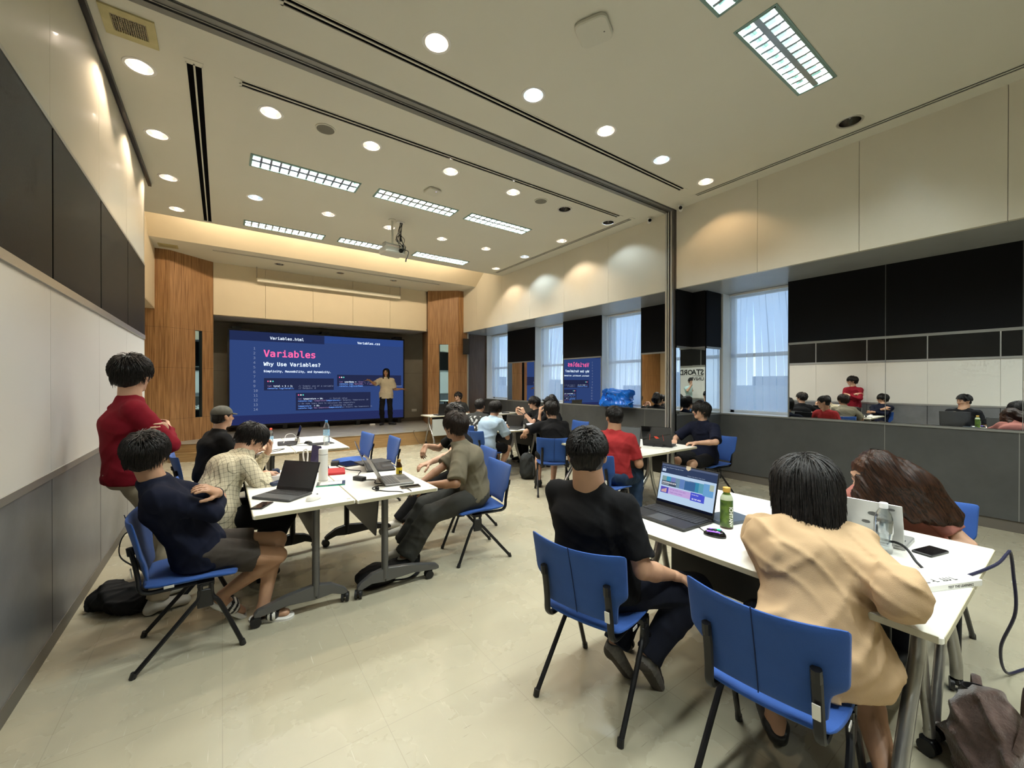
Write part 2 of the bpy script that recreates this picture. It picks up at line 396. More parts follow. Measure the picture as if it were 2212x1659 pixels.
# ---- left wall
def wall_left():
    b = MB(); seams = [7.0-1.167*k for k in range(0, 11)]
    M_ = [GREYM, WHITEB, DARKP, CREAM, ALU, BASEB, BLACKM]
    b.bb(XL-.27, XL-.03, YB, 7.0, 0, ZC, 1)
    for i in range(10):
        y1, y0 = seams[i], seams[i+1]; g = .006
        if y0 < YB: y0 = YB
        b.bb(XL-.03, XL, y0+g, y1-g, .085, .99, 0)
        b.bb(XL-.03, XL-.004, y0+.002, y1-.002, 1.03, 2.10, 1)
        b.bb(XL-.03, XL+.006, y0+.012, y1-.012, 2.15, 3.035, 2)
        b.bb(XL-.03, XL-.004, y0+.0018, y1-.0018, 3.06, ZC, 3)
        b.bb(XL-.03, XL-.001, y1-.006, y1+.006, .085, .99, 6); b.bb(XL-.03, XL-.002, y1-.012, y1+.012, 2.15, 3.035, 4)
    b.bb(XL-.03, XL+.006, YB, 7.0, .99, 1.03, 4); b.bb(XL-.03, XL+.010, YB, 7.0, 2.10, 2.15, 4); b.bb(XL-.03, XL+.008, YB, 7.0, 3.035, 3.06, 4)
    b.bb(XL-.03, XL+.004, YB, 7.0, 0, .085, 5)
    b.bb(XL-.27, XL, 7.0, 7.012, 0, ZC, 3)
    return struct(b.build('wall_left', M_, smooth=False))
wall_left()
b = MB(); b.bb(XL+.0, XL+.035, YB, 7.35, ZC-.045, ZC-.002)
struct(b.build('trim_left_track', BLACKM, smooth=False))
# recessed upper wall beyond the sliding panels, its soffit and the deep alcove below
b = MB(); b.bb(-1.25, -1.09, 7.0, 10.74, 3.015, 4.85, 0); b.bb(-2.15, -1.09, 7.0, 10.8, 3.015, 3.05, 1); b.bb(-2.2, -2.1, 7.0, 10.9, 0, 3.05, 0)
b.bb(-2.2, -1.08, 6.9, 7.0, 0, 4.3, 0)
struct(b.build('wall_left_recess', [CREAMD, SOFFIT], smooth=False))

# ---- wood columns flanking the stage, each with a mirror strip
def column(name, face, pts, sx):
    """pts: plan polygon (closed by the last edge at the back); face = two corners of the slanted front with the strip."""
    b = MB(); (ax, ay), (bx, by) = face
    Z = [(0, .80), (.803, 1.85), (1.853, 2.66), (2.663, 4.22)]
    a, c = Vector((ax, ay, 0)), Vector((bx, by, 0)); d = (c-a); L = d.length; d = d/L
    for z0, z1 in Z:
        n = len(pts)
        for i in range(n-1):
            p, q = pts[i], pts[i+1]
            if (p, q) == (face[0], face[1]) or (q, p) == (face[0], face[1]):
                s0, s1 = sx
                for u0, u1 in ((0, s0), (s1, L)):
                    P, Q = a+d*u0, a+d*u1; b.quad((P.x, P.y, z0), (Q.x, Q.y, z0), (Q.x, Q.y, z1), (P.x, P.y, z1))
                for w0, w1 in ((z0, min(z1, .80)), (max(z0, 2.66), z1)):
                    if w1-w0 > .01:
                        P, Q = a+d*s0, a+d*s1; b.quad((P.x, P.y, w0), (Q.x, Q.y, w0), (Q.x, Q.y, w1), (P.x, P.y, w1))
            else: b.quad((*p, z0), (*q, z0), (*q, z1), (*p, z1))
    for z in (.8, 1.85, 2.66):       # fine horizontal joints
        for i in range(len(pts)-1):
            p, q = Vector((*pts[i], z)), Vector((*pts[i+1], z)); b.quad(p, q, q+Vector((0, 0, .003)), p+Vector((0, 0, .003)), 1)
    o = struct(b.build(name, [WOODV, BLACK], smooth=False))
    nrm = Vector((d.y, -d.x, 0));
    if nrm.y > 0: nrm = -nrm
    s0, s1 = sx; k = MB(); dep = -nrm*.05
    P, Q = a+d*s0, a+d*s1
    z0, z1 = .80, 2.66
    k.quad(P+Vector((0, 0, z0))+dep, Q+Vector((0, 0, z0))+dep, Q+Vector((0, 0, z1))+dep, P+Vector((0, 0, z1))+dep, 0)
    for A, B in ((P, P+dep), (Q, Q+dep)): k.quad(A+Vector((0, 0, z0)), B+Vector((0, 0, z0)), B+Vector((0, 0, z1)), A+Vector((0, 0, z1)), 1)
    for z in (z0, z1): k.quad(P+Vector((0, 0, z)), Q+Vector((0, 0, z)), Q+dep+Vector((0, 0, z)), P+dep+Vector((0, 0, z)), 1)
    return o, k
TINTM = mat('blue_tinted_mirror', (.42, .62, .72), .02, metal=1)
o, k = column('column_left', ((-.855, 10.74), (-.157, 11.27)), [(-2.15, 10.80), (-1.09, 10.74), (-.855, 10.74), (-.157, 11.27), (-.175, 12.62)], (.49, .635))
m_ = k.build('strip_mirror', [TINTM, BLACK], smooth=False); tag(m_, 'narrow tall mirror strip set in the left wood column', 'mirror')
o, k = column('column_right', ((4.90, 11.17), (5.61, 10.63)), [(5.35, 12.62), (4.90, 11.17), (5.61, 10.63), (5.905, 10.63), (6.10, 10.92)], (.335, .60))
m_ = k.build('strip_mirror', [TINTM, BLACK], smooth=False); tag(m_, 'narrow tall mirror strip set in the right wood column', 'mirror')
b = MB(); b.bb(6.06, 6.74, 10.92, 11.0, 0, 3.05, 0); b.prism([(5.90, 10.63), (5.93, 10.60), (6.12, 10.90), (6.09, 10.92)], 0, 3.04, 1)
struct(b.build('wall_alcove', [WOODG, TRIM], smooth=False))

# ---- stage back wall, fascia and stage
b = MB(); b.bb(-.3, 5.5, 12.6, 12.7, .3, 3.3, 0); b.bb(-.17, 5.36, 12.59, 12.6, 1.84, 1.846, 1); b.bb(-.17, 5.36, 12.57, 12.6, .33, .43, 1)
struct(b.build('wall_back_stage', [GREYF, BASEB], smooth=False))
b = MB(); xs = [-.157, .842, 1.864, 2.824, 3.815, 4.90]
for i in range(5): b.bb(xs[i]+.003, xs[i+1]-.003, 11.27, 11.32, 3.06, 4.30, 0)
b.bb(-.157, 4.95, 11.285, 12.62, 3.06, 3.12, 1); b.bb(-.15, 4.93, 11.30, 11.34, 3.05, 4.3, 0)
struct(b.build('wall_stage_fascia', [CREAMD, GREYF], smooth=False))
STZ = .33
STPOLY = [(-.80, 10.45), (.6, 10.12), (1.9, 9.80), (3.2, 9.74), (4.5, 9.74), (5.9, 9.78), (5.9, 12.65), (-.86, 12.65)]
b = MB(); b.prism(STPOLY, 0, STZ-.012, 0)
b.prism([(x, y-.012) for x, y in STPOLY], STZ-.012, STZ, 1); b.prism([(-.82, 10.20), (.9, 9.86), (.9, 10.3), (-.82, 10.6)], 0, .16, 2)
STAGET = mat('stage_vinyl', (.36, .34, .29), .25, var=.2, vscale=3)
o = b.build('platform_stage', [WOODH, STAGET, WOODH], smooth=False); struct(o)

# ---- right side: fascia, soffit, window wall
b = MB()
SE = [-4.5, -2.75, -1.69, -.63, .435, 1.492, 2.552, 3.735]
for i in range(len(SE)-1): b.bb(XF, XF+.05, SE[i]+.002, SE[i+1]-.002, 3.015, ZC, 0)
SE = [3.845, 5.118, 6.30, 7.466, 8.60, 9.866, 10.64]
for i in range(len(SE)-1): b.bb(XF, XF+.05, SE[i]+.0015, SE[i+1]-.0015, 3.015, ZC+(.6 if SE[i] > 7.4 else 0), 0)
b.bb(XF+.01, XF+.06, YB, 10.64, 3.02, 4.8, 2)
b.bb(XF+.051, 7.25, YB, 10.95, 3.016, 3.06, 1)
struct(b.build('wall_right_fascia', [CREAM, SOFFIT, BASEB], smooth=False))
def wall_right():
    b = MB(); M_ = [GREYP, BLACKP, MIRROR, TRIM, BASEB, WHITE]
    def solid(y0, y1):      # lower grey, mirror band, black upper
        b.bb(WX, WX+.25, y0, y1, 1.055, 3.02, 5)
        b.bb(WX-.02, WX, y0, y1, 2.13, 3.018, 1); b.bb(WX-.012, WX, y0+.012, y1-.012, 1.065, 2.10, 2)
        b.bb(WX-.024, WX, y0, y1, 2.10, 2.13, 3); b.bb(WX-.024, WX, y0, y0+.012, 1.05, 2.13, 3); b.bb(WX-.024, WX, y1-.012, y1, 1.05, 2.13, 3)
    for y0, y1 in ((YB, 2.54), (3.93, 5.10), (6.13, 7.35), (8.45, 9.70)): solid(y0, y1)
    for y in (1.47, .40, -.67): b.bb(WX-.0135, WX, y-.003, y+.003, 1.06, 2.1, 3); b.bb(WX-.0215, WX, y-.004, y+.004, 2.13, 3.018, 0)
    # low wall all along with its ledge and baseboard
    for y0, y1 in ((YB, 3.53), (3.9, 10.92)):
        b.bb(WX-.035, WX+.25, y0, y1, .12, 1.035, 0); b.bb(WX-.045, WX+.25, y0, y1, 1.035, 1.055, 3); b.bb(WX-.02, WX+.1, y0, y1, 0, .12, 4)
    for y in (1.47, .42, 5.0, 7.4, 9.7): b.bb(WX-.0365, WX, y-.003, y+.003, .12, 1.035, 3)
    return struct(b.build('wall_right', M_, smooth=False))
wall_right()
# boxed column between the two halves: faces A (looks back), B (looks left), C (looks back)
def boxed():
    b = MB(); M_ = [GREYP, BLACKP, MIRROR, TRIM, BASEB]
    def face(p, q, flip=1):
        p, q = Vector((*p, 0)), Vector((*q, 0)); d = (q-p).normalized(); n = Vector((d.y, -d.x, 0))*flip
        def pl(z0, z1, off, mi, g=0):
            P, Q = p+d*g+n*off, q-d*g+n*off; b.quad((P.x, P.y, z0), (Q.x, Q.y, z0), (Q.x, Q.y, z1), (P.x, P.y, z1), mi)
        pl(.12, 1.035, .015, 0); pl(0, .12, .004, 4); pl(1.035, 1.06, .02, 3); pl(1.06, 2.10, .006, 2, .004); pl(2.10, 2.13, .018, 3); pl(2.13, 3.018, .012, 1)
    face((5.80, 3.755), (6.262, 3.755)); face((6.262, 3.755), (6.2641, 3.53)); face((6.2641, 3.53), (6.71, 3.53))
    b.bb(5.80, 6.75, 3.80, 3.9, 0, 3.018, 1); b.bb(6.30, 6.95, 3.545, 3.9, 0, 3.018, 1)
    # far side of the column
    b.bb(5.82, 6.73, 3.90, 3.93, 0, 3.018, 0)
    return struct(b.build('column_boxed', M_, smooth=False))
boxed()
# windows: reveals, frames, panes
for n_, (y0, y1) in enumerate(WINS, 1):
    b = MB(); b.bb(WX, 7.08, y1-.004, y1+.03, SILL, SOF, 0); b.bb(WX, 7.08, y0-.03, y0+.004, SILL, SOF, 0); b.bb(WX-.04, 7.08, y0, y1, SILL-.01, SILL+.008, 0)
    for z in (SILL+.03, 2.0, SOF-.03): b.bb(6.98, 7.04, y0, y1, z-.03, z+.03, 0)
    for y in (y0+.03, y1-.03): b.bb(6.98, 7.04, y-.03, y+.03, SILL, SOF, 0)
    o = struct(b.build('window_%d' % n_, [WHITE], smooth=False)); p = MB().bb(7.008, 7.012, y0+.04, y1-.04, SILL+.05, SOF-.05).build('pane', PANE, o, smooth=False)
# blinds
def blinds(y0, y1, label, seed, tug):
    rnd = random.Random(seed); t = thing('vertical_blind', label, 'blind', (6.90, (y0+y1)/2, 0), 0, 'vertical blinds in the four windows')
    L = y1-y0-.06; n = int(L/.083); h = MB()
    for k in range(n):
        y = -L/2+.04+k*(L-.08)/(n-1); a = math.radians(rnd.uniform(3, 12)); w = .052
        bow = rnd.uniform(-.006, .006)+(tug*(1-k/n) if k < n*.55 else 0)
        vs = []
        for j in range(9):
            z = SOF-.035-(SOF-SILL-.09)*j/8; s = math.sin(PI*j/8)*bow*.5+(j/8)**2*bow; aa = a+s*2
            for q in (-1, 1): vs.append((math.sin(aa)*w*q+.004*math.sin(j+k), y+math.cos(aa)*w*q+s*2.2, z))
        h.add(vs, [(2*j, 2*j+1, 2*j+3, 2*j+2) for j in range(8)])
    h.build('slats', BLIND, t)
    MB().bb(-.02, .02, -L/2, L/2, SOF-.035, SOF-.003).build('headrail', WHITE, t, smooth=False)
    MB().tube([(-.03, L/2-.03, SOF-.04), (-.035, L/2-.03, 1.35)], .004, 6).build('cord', WHITE, t)
    return t
blinds(*WINS[3], 'white vertical blind in the window right of the boxed mirror column', 1, -.05)
blinds(*WINS[2], 'white vertical blind in the window above the shiny blue bag', 2, .05)
blinds(*WINS[1], 'white vertical blind tugged aside, between two black wall panels', 3, .13)
blinds(*WINS[0], 'white vertical blind in the window nearest the stage', 4, .06)
# shell that closes the building
b = MB(); b.bb(-2.3, 7.3, YB-.1, YB, 0, 4.9, 0); b.bb(7.25, 7.4, YB, 2.40, 0, 4.9, 0)
struct(b.build('wall_rear', [CREAM], smooth=False))
b = MB(); ys = [(YB, 2.54), (3.50, 5.10), (6.13, 7.35), (8.45, 9.70), (10.86, 13.0)]
for y0, y1 in ys: b.bb(7.02, 7.2, y0, y1, 0, 4.9)
b.bb(7.02, 7.2, YB, 13, 0, SILL); b.bb(7.02, 7.2, YB, 13, SOF, 4.9)
struct(b.build('wall_outer', [CREAM], smooth=False))
b = MB(); b.bb(-2.35, 7.3, 13.0, 13.15, 0, 4.9); b.bb(-2.35, -2.2, YB, 13.1, 0, 4.9); b.bb(-2.35, 7.3, YB-.1, 13.1, 4.86, 4.95)
struct(b.build('wall_far', [CREAM], smooth=False))

# ---- folding partition: ceiling track and post
b = MB(); x0, x1, y0, y1 = TRACK
b.bb(x0, x1+.1, y0, y0+.068, ZC-.014, ZC+.0, 0); b.bb(x0, x1+.1, y1-.068, y1, ZC-.014, ZC+.0, 0); b.bb(x0, x1+.1, y0+.068, y1-.068, ZC-.002, ZC, 1); b.bb(x0, x1+.1, y0+.056, y0+.068, ZC-.02, ZC, 0); b.bb(x0, x1+.1, y1-.068, y1-.056, ZC-.02, ZC, 0)
b.bb(x0, x1+.1, y0-.012, y0, ZC-.004, ZC, 0); b.bb(x0, x1+.1, y1, y1+.012, ZC-.004, ZC, 0)
struct(b.build('trim_track', [ALUD, BLACK], smooth=False))
b = MB(); X = 5.72
b.bb(X, X+.10, 3.775, 3.80, 0, ZC, 0); b.bb(X+.02, X+.10, 3.80, 3.86, 0, ZC, 1); b.bb(X, X+.10, 3.825, 3.845, 0, ZC, 0); b.bb(X, X+.10, 3.86, 3.89, 0, ZC, 0)
struct(b.build('column_post', [ALU, BLACK], smooth=False))

# ---- lamps
WARM, COOL = (1, .80, .60), (.72, .88, 1.0)
REFL = mat('downlight_reflector', (.80, .76, .72), .25, metal=.75); REFD = mat('dark_reflector', (.30, .29, .27), .2, metal=1)
BULBW = emat('warm_lamp_bulb', (1, .86, .72), 30); BULBC = emat('cool_lamp_bulb', (.62, .84, 1), 24); BULBO = mat('dead_bulb', (.5, .5, .48), .3)
names = {'w': 'lit warm white downlight', 'wb': 'very bright warm downlight', 'c': 'lit cool white downlight', 'wo': 'lit orange tinged downlight', 'cd': 'half lit cool downlight', 'off': 'unlit downlight with dark reflector'}
where = ['nearest the vent grille by the left wall', 'second from the vent grille along the left wall', 'third from the vent grille along the left wall', 'by the left wall, nearest the stage cove',
    'right of the left slot vent, before the first green tinged troffer', 'beside the round ceiling speaker', 'in front of the middle troffer row', 'left of the small round speaker at the right',
    'between partition track and camera, leftmost there', 'blue toned, behind the big white access point', 'third from the left in the near row', 'fourth of the near row, near the camera dome', 'at the near row end, by the right fascia',
    'between the two left troffers', 'between the troffers, left of the projector', 'behind the projector pole', 'right of the projector', 'second right of the projector', 'bluish, far row end at the right wall slot',
    'nearest the stage cove at the right wall', 'by the right wall slot, middle', 'tilted one at the end of the far slot vent', 'left of the tilted half lit one', 'near the long slot above the near right fascia']
def downlight(x, y, k, lab):
    t = thing('downlight', lab, 'ceiling light', (x, y, ZC), 0, 'round downlights in the ceiling')
    off = k in ('off', 'cd')
    b = MB(); b.lathe([(RC-.004, .004), (RC-.004, -.004), (RC+.016, -.006), (RC+.020, 0)], n=28); b.build('ring', WHITE if k != 'off' else ALU, t)
    b = MB(); b.lathe([(RC-.004, 0), (.088, .03), (.074, .08), (.052, .13), (.02, .15), (.001, .15)], n=28); b.build('reflector', REFD if off else REFL, t)
    b = MB()
    for a in (0, PI/2) if k != 'wb' else (0, PI/2, PI/4):
        d = Vector((math.cos(a), math.sin(a), 0))*.012
        b.tube([d+Vector((0, 0, .14)), d+Vector((0, 0, .05)), d*.2+Vector((0, 0, .035)), -d+Vector((0, 0, .05)), -d+Vector((0, 0, .14))], .0075 if k != 'wb' else .012, 8)
    b.lathe([(.024, .15), (.024, .115), (.001, .115)], n=14)
    b.build('bulb', BULBO if off else (BULBC if k == 'c' else BULBW), t)
    if k != 'off':
        d = bpy.data.lights.new('downlight_lamp', 'SPOT'); d.energy = {'w': 50, 'wb': 75, 'c': 40, 'wo': 24, 'cd': 22}[k]
        d.color = {'c': COOL, 'cd': COOL, 'wo': (1, .66, .36)}.get(k, WARM); d.spot_size = math.radians(118); d.spot_blend = .35; d.shadow_soft_size = .05
        l = bpy.data.objects.new('lamp', d); COL.objects.link(l); l.parent = t; l.location = (0, 0, .03)
    return t
for (x, y, k), w_ in zip(RINGS, where): downlight(x, y, k, names[k]+' '+w_)
LOUV = mat('louver_aluminium', (.42, .45, .45), .28, metal=.7); HOUS = mat('troffer_housing', (.22, .33, .30), .4)
def troffer(x0, x1, y0, y1, lab, p, near=False):
    cx, cy, L, D = (x0+x1)/2, (y0+y1)/2, x1-x0, y1-y0
    t = thing('louvered_troffer', lab, 'ceiling light', (cx, cy, ZC), 0, 'rectangular louvered troffers')
    b = MB(); a, c = L/2, D/2
    for q in ((-a, -a+.012, -c, c), (a-.012, a, -c, c), (-a, a, -c, -c+.012), (-a, a, c-.012, c)): b.bb(*q, -.008, .10)
    b.bb(-a-.012, a+.012, -c-.014, -c, -.006, 0); b.bb(-a-.012, a+.012, c, c+.014, -.006, 0); b.bb(-a-.014, -a, -c, c, -.006, 0); b.bb(a, a+.014, -c, c, -.006, 0)
    b.bb(-a, a, -c, c, .10, .104); b.build('housing', HOUS, t, smooth=False)
    b = MB(); n = 12
    for i in range(1, n):
        x = -a+L*i/n; b.add([(x-.012, -c, .002), (x+.012, -c, .002), (x, -c, .035), (x-.012, c, .002), (x+.012, c, .002), (x, c, .035)], [(0, 1, 4, 3), (0, 2, 5, 3), (1, 2, 5, 4), (0, 1, 2), (3, 4, 5)])
    for y in (0,):
        b.add([(-a, y-.022, .001), (-a, y+.022, .001), (-a, y, .038), (a, y-.022, .001), (a, y+.022, .001), (a, y, .038)], [(0, 1, 4, 3), (0, 2, 5, 3), (1, 2, 5, 4)])
    b.build('louver', LOUV, t, smooth=False)
    b = MB()
    for y in (-c*.5, c*.5): b.tube([(-a+.03, y, .075), (a-.03, y, .075)], .013, 8)
    b.build('fluorescent_tube', emat('fluorescent_tube_white', (.88, 1, .97), 11), t)
    for y in (-c*.5, c*.5):
        d = bpy.data.lights.new('troffer_lamp', 'AREA'); d.shape = 'RECTANGLE'; d.size = L-.08; d.size_y = .03; d.energy = p/2; d.color = (.93, 1, .97)
        l = bpy.data.objects.new('lamp', d); COL.objects.link(l); l.parent = t; l.location = (0, y, .058)
    return t
tl = ['long louvered light with greenish glow, left of the far ceiling', 'middle louvered light, left of the small round speaker', 'right louvered light, nearest the unlit downlight', 'left louvered light nearest the stage cove',
      'louvered light half behind the projector', 'small looking louvered light by the stage cove, right of the projector', 'big brilliant louvered light overhead at the right', 'partly seen louvered light at the top edge of the picture',
      'added louvered light overhead just behind the photographer side, unseen, outside the view to the left', 'added unseen louvered light behind the camera, left of three', 'added unseen louvered light behind the camera, middle of three', 'added unseen louvered light behind the camera, right of three', 'rearmost added unseen louvered light behind the camera']
for q, lab in zip(TROFS, tl): troffer(*q, lab, 86)
# ---- warm battens hidden in the cove above the ceiling edge, washing the sloped face and the stage fascia
for i in range(4):
    x = .05+i*1.45
    t = thing('cove_batten', 'warm batten light concealed in the cove before the stage, %s' % ('leftmost', 'second from the left', 'third from the left', 'rightmost')[i], 'cove light', (x, 8.72, 4.52), 0, 'concealed cove battens')
    MB().bb(-.62, .62, -.03, .03, -.03, .0).build('housing', WHITE, t, smooth=False); MB().tube([(-.6, .03, .012), (.6, .03, .012)], .012, 8).build('tube', emat('warm_batten_tube', (1, .82, .58), 8), t)
    d = bpy.data.lights.new('batten_lamp', 'AREA'); d.shape = 'RECTANGLE'; d.size = 1.2; d.size_y = .05; d.energy = 22; d.color = (1, .80, .55)
    l = bpy.data.objects.new('lamp', d); COL.objects.link(l); l.parent = t; l.location = (0, .05, .0); l.rotation_euler = (math.radians(78), 0, 0)
# ---- slot diffusers
CAV = mat('dark_cavity', (.002, .002, .002), .9, spec=.05)
sl = ['long black slot diffuser just beyond the partition track', 'long black slot diffuser just before the partition track', 'wide double slot diffuser running along the left side', 'slim slot diffuser along the far right fascia', 'slim slot diffuser along the near right fascia']
for (x0, x1, y0, y1), lab in zip(SLOTS, sl):
    t = thing('slot_diffuser', lab, 'air vent', ((x0+x1)/2, (y0+y1)/2, ZC), 0, 'linear slot diffusers'); a, c = (x1-x0)/2, (y1-y0)/2
    b = MB(); al = a > c
    for s in (-1, 0, 1):
        w_ = .007 if s == 0 else .004
        if al: b.bb(-a-.01, a+.01, s*c-w_, s*c+w_, -.004, .004)
        else: b.bb(s*a-w_, s*a+w_, -c-.01, c+.01, -.004, .004)
    for s in (-1, 1):
        if al: b.bb(s*(a+.02)-.03, s*(a+.02)+.03, -c-.01, c+.01, -.004, .0)
        else: b.bb(-a-.01, a+.01, s*(c+.02)-.03, s*(c+.02)+.03, -.004, .0)
    b.build('frame', CEIL, t, smooth=False)
    MB().bb(-a, a, -c, c, .008, .010).build('slot_cavity', CAV, t, smooth=False)
t = thing('slot_diffuser', 'long thin slot diffuser in the low ceiling above the stage', 'air vent', (2.35, 10.255, 4.22), 0, 'linear slot diffusers')
MB().bb(-2.5, 2.5, -.045, -.035, -.004, .02).bb(-2.5, 2.5, .035, .045, -.004, .02).build('frame', CEIL, t, smooth=False); MB().bb(-2.5, 2.5, -.035, .035, .03, .032).build('slot_cavity', BLACK, t, smooth=False)
for (x, y), w_ in zip(SP2, ('left', 'middle', 'right')):
    t = thing('downlight', w_+' unlit downlight in the low ceiling above the stage', 'ceiling light', (x, y, 4.22), 0, 'unlit stage downlights')
    MB().lathe([(.081, .002), (.081, -.004), (.10, -.005), (.104, 0)], n=24).build('ring', ALU, t); MB().lathe([(.082, 0), (.06, .08), (.001, .09)], n=24).build('reflector', REFD, t)
# ---- ceiling fittings
YEL = mat('yellowed_plaster', (.50, .44, .22), .6, var=.2, vscale=8)
t = thing('vent_grille', 'yellowed square exhaust grille near the left wall', 'air vent', (-.565, 4.205, ZC))
b = MB(); a = .155
for q in ((-a, a, -a, -.09), (-a, a, .09, a), (-a, -.10, -.09, .09), (.10, a, -.09, .09)): b.bb(*q, -.012, 0)
b.build('frame', YEL, t, smooth=False)
b = MB()
for i in range(15): b.box((-.095+.0136*i, 0, -.006), (.005, .18, .012), 0)
for i in range(9): b.box((0, -.08+.02*i, -.004), (.2, .004, .006), 0)
b.build('grille', mat('tan_grille', (.30, .25, .15), .6), t, smooth=False); MB().bb(-.1, .1, -.09, .09, .0005, .002).build('cavity', BLACK, t, smooth=False)
t = thing('vent_grille', 'small beige grille in the low ceiling above the left wood column', 'air vent', (-.855, 10.425, 4.22))
MB().bb(-.15, .15, -.12, .12, -.01, 0).build('frame', YEL, t, smooth=False)
b = MB();
for i in range(12): b.box((-.11+.02*i, 0, -.012), (.006, .13, .006))
b.build('grille', mat('tan_grille'), t, smooth=False)
for x, y, lab in ((.90, 4.70, 'larger round grey ceiling speaker near the far slot vent'), (3.855, 4.71, 'smaller looking round grey ceiling speaker beside the unlit downlight')):
    t = thing('ceiling_speaker', lab, 'speaker', (x, y, ZC), 0, 'round ceiling speakers')
    MB().lathe([(.10, .0), (.10, -.008), (.088, -.010), (.086, -.004)], n=32).build('rim', CEIL, t); MB().lathe([(.088, -.006), (.05, -.009), (.001, -.010)], n=32).build('grille', mat('speaker_mesh', (.20, .19, .155), .8, bump=.8, bscale=400), t)
for x, y, rz, s, lab in ((2.31, 2.19, .45, .125, 'large white square access point on the near ceiling'), (2.41, 5.33, .1, .10, 'white square access point with a violet indicator, beyond the track')):
    t = thing('access_point', lab, 'access point', (x, y, ZC), rz, 'square ceiling access points')
    MB().rbox((0, 0, -.018), (2*s, 2*s, .036), s*.45, seg=6).build('housing', mat('access_point_white', (.60, .585, .50), .5), t); MB().lathe([(.006, -.037), (.001, -.038)], c=(.02, -s*.6, 0), n=10).build('indicator', emat('violet_led', (.5, .45, 1), 4) if s < .12 else BLACK, t)
for x, y, lab, rz in ((5.68, 3.60, 'black lensed dome camera on the ceiling right of the post', -2.6), (5.70, 4.17, 'white bullet camera on the ceiling left of the post', -2.4)):
    t = thing('security_camera', lab, 'camera', (x, y, ZC), rz, 'ceiling security cameras')
    MB().lathe([(.032, 0), (.032, -.02), (.01, -.03)], n=18).build('mount', WHITE, t)
    MB().tube([(-.05, 0, -.045), (.05, 0, -.055)], .030, 16).build('body', WHITE, t); MB().tube([(.05, 0, -.055), (.062, 0, -.0562)], [.026, .022], 16).build('lens', BLACKG, t)
# ---- projector on its pole
t = thing('projector', 'white projector with tangled black cables hanging from a pole', 'projector', (2.30, 6.68, ZC), .12)
MB().lathe([(.06, 0), (.06, -.012), (.018, -.014), (.018, -.40)], n=16).build('pole', CEIL, t)
b = MB(); b.box((0, 0, -.41), (.30, .06, .02)); b.box((-.14, 0, -.47), (.012, .12, .14)); b.box((.14, 0, -.47), (.012, .12, .14)); b.build('bracket', mat('bracket_grey', (.45, .44, .40), .4, metal=.4), t, smooth=False)
MB().rbox((0, 0, -.53), (.36, .28, .10), .04, seg=4).build('housing', mat('projector_white', (.62, .61, .55), .4), t)
MB().tube([(.08, -.14, -.53), (.08, -.16, -.53)], .035, 16).build('lens', BLACKG, t)
b = MB(); rnd = random.Random(3)
for i in range(7):
    x = rnd.uniform(0, .16); b.tube(bez([(.13+.015*i % .05, -.02, -.02), (.12+rnd.uniform(-.03, .03), -.03, -.2), (x, -.12, -.36+rnd.uniform(-.05, .05)), (rnd.uniform(.0, .2), -.16, -.46), (rnd.uniform(.02, .17), -.148, -.53)], 6), .005, 6)
b.tube(bez([(.14, -.03, -.24), (.125, -.04, -.30), (.13, -.04, -.34)]), .018, 8); b.tube(bez([(.10, -.15, -.50), (.20, -.17, -.52), (.19, -.17, -.60), (.16, -.17, -.67)]), .006, 6); b.tube([(.165, -.17, -.64), (.155, -.17, -.70)], .011, 8)
b.build('cable', BLACK, t)
MB().box((.15, .01, -.004), (.12, .09, .008)).build('socket_plate', WHITE, t, smooth=False)
# ---- pull down screen housing
t = thing('projection_screen', 'slim white pull down screen case hung under the stage ceiling', 'projection screen', (2.36, 11.12, 3.92))
b = MB(); b.rbox((0, 0, 0), (3.40, .09, .085), .02); b.build('case', mat('screen_case_cream', (.74, .70, .58), .4), t)
MB().tube([(-1.70, .02, .04), (-1.70, .02, .30)], .006, 6).tube([(1.70, .02, .04), (1.70, .02, .30)], .006, 6).build('hanger', ALUD, t)
# ---- speaker on the right column
t = thing('wall_speaker', 'black loudspeaker mounted high on the right wood column', 'speaker', (5.80, 10.53, 2.60), -.3)
MB().prism([(-.09, -.09), (.09, -.09), (.07, .09), (-.07, .09)], -.22, .22).build('cabinet', BLACK, t, smooth=False, bevel=.006)
MB().bb(-.08, .08, -.098, -.088, -.20, .20).build('grille', mat('speaker_cloth', (.02, .02, .022), .9, bump=.5, bscale=300), t, smooth=False)
MB().bb(-.03, .03, .09, .12, -.06, .06).build('bracket', BLACKM, t, smooth=False)
t = thing('wall_socket', 'small beige double socket on the wall right of the big screen', 'socket', (5.05, 12.585, .66)); MB().bb(-.08, .08, -.012, .012, -.04, .04).build('plate', WHITE, t, smooth=False, bevel=.004); MB().bb(-.05, -.02, -.014, -.01, -.015, .015).bb(.02, .05, -.014, -.01, -.015, .015).build('insert', CEIL, t, smooth=False)

# ---- LED wall with the slide
t = thing('video_wall', 'huge blue video wall showing a coding slide about variables', 'screen', (0, 12.15, 0))
X0, X1, Z0, Z1 = .15, 4.53, .49, 2.83
b = MB(); b.bb(X0-.04, X1+.04, .02, .12, Z0-.04, Z1+.04); b.build('cabinet', BLACK, t, smooth=False)
b = MB()
for x in (.42, 1.35, 2.25, 3.2, 4.42): b.bb(x-.05, x+.05, .03, .16, STZ, Z0)
for x in (.30, 2.33, 4.40): b.bb(x-.10, x+.10, .04, .44, Z1+.03, Z1+.11)
b.build('bracket', BLACK, t, smooth=False)
def scr(x0, x1, z0, z1, y, m, nm): return MB().quad((x0, y, z0), (x1, y, z0), (x1, y, z1), (x0, y, z1)).build(nm, m, t, smooth=False)
def fx(u): return X0+(X1-X0)*u
def fz(v): return Z1-(Z1-Z0)*v
ES = 1.0
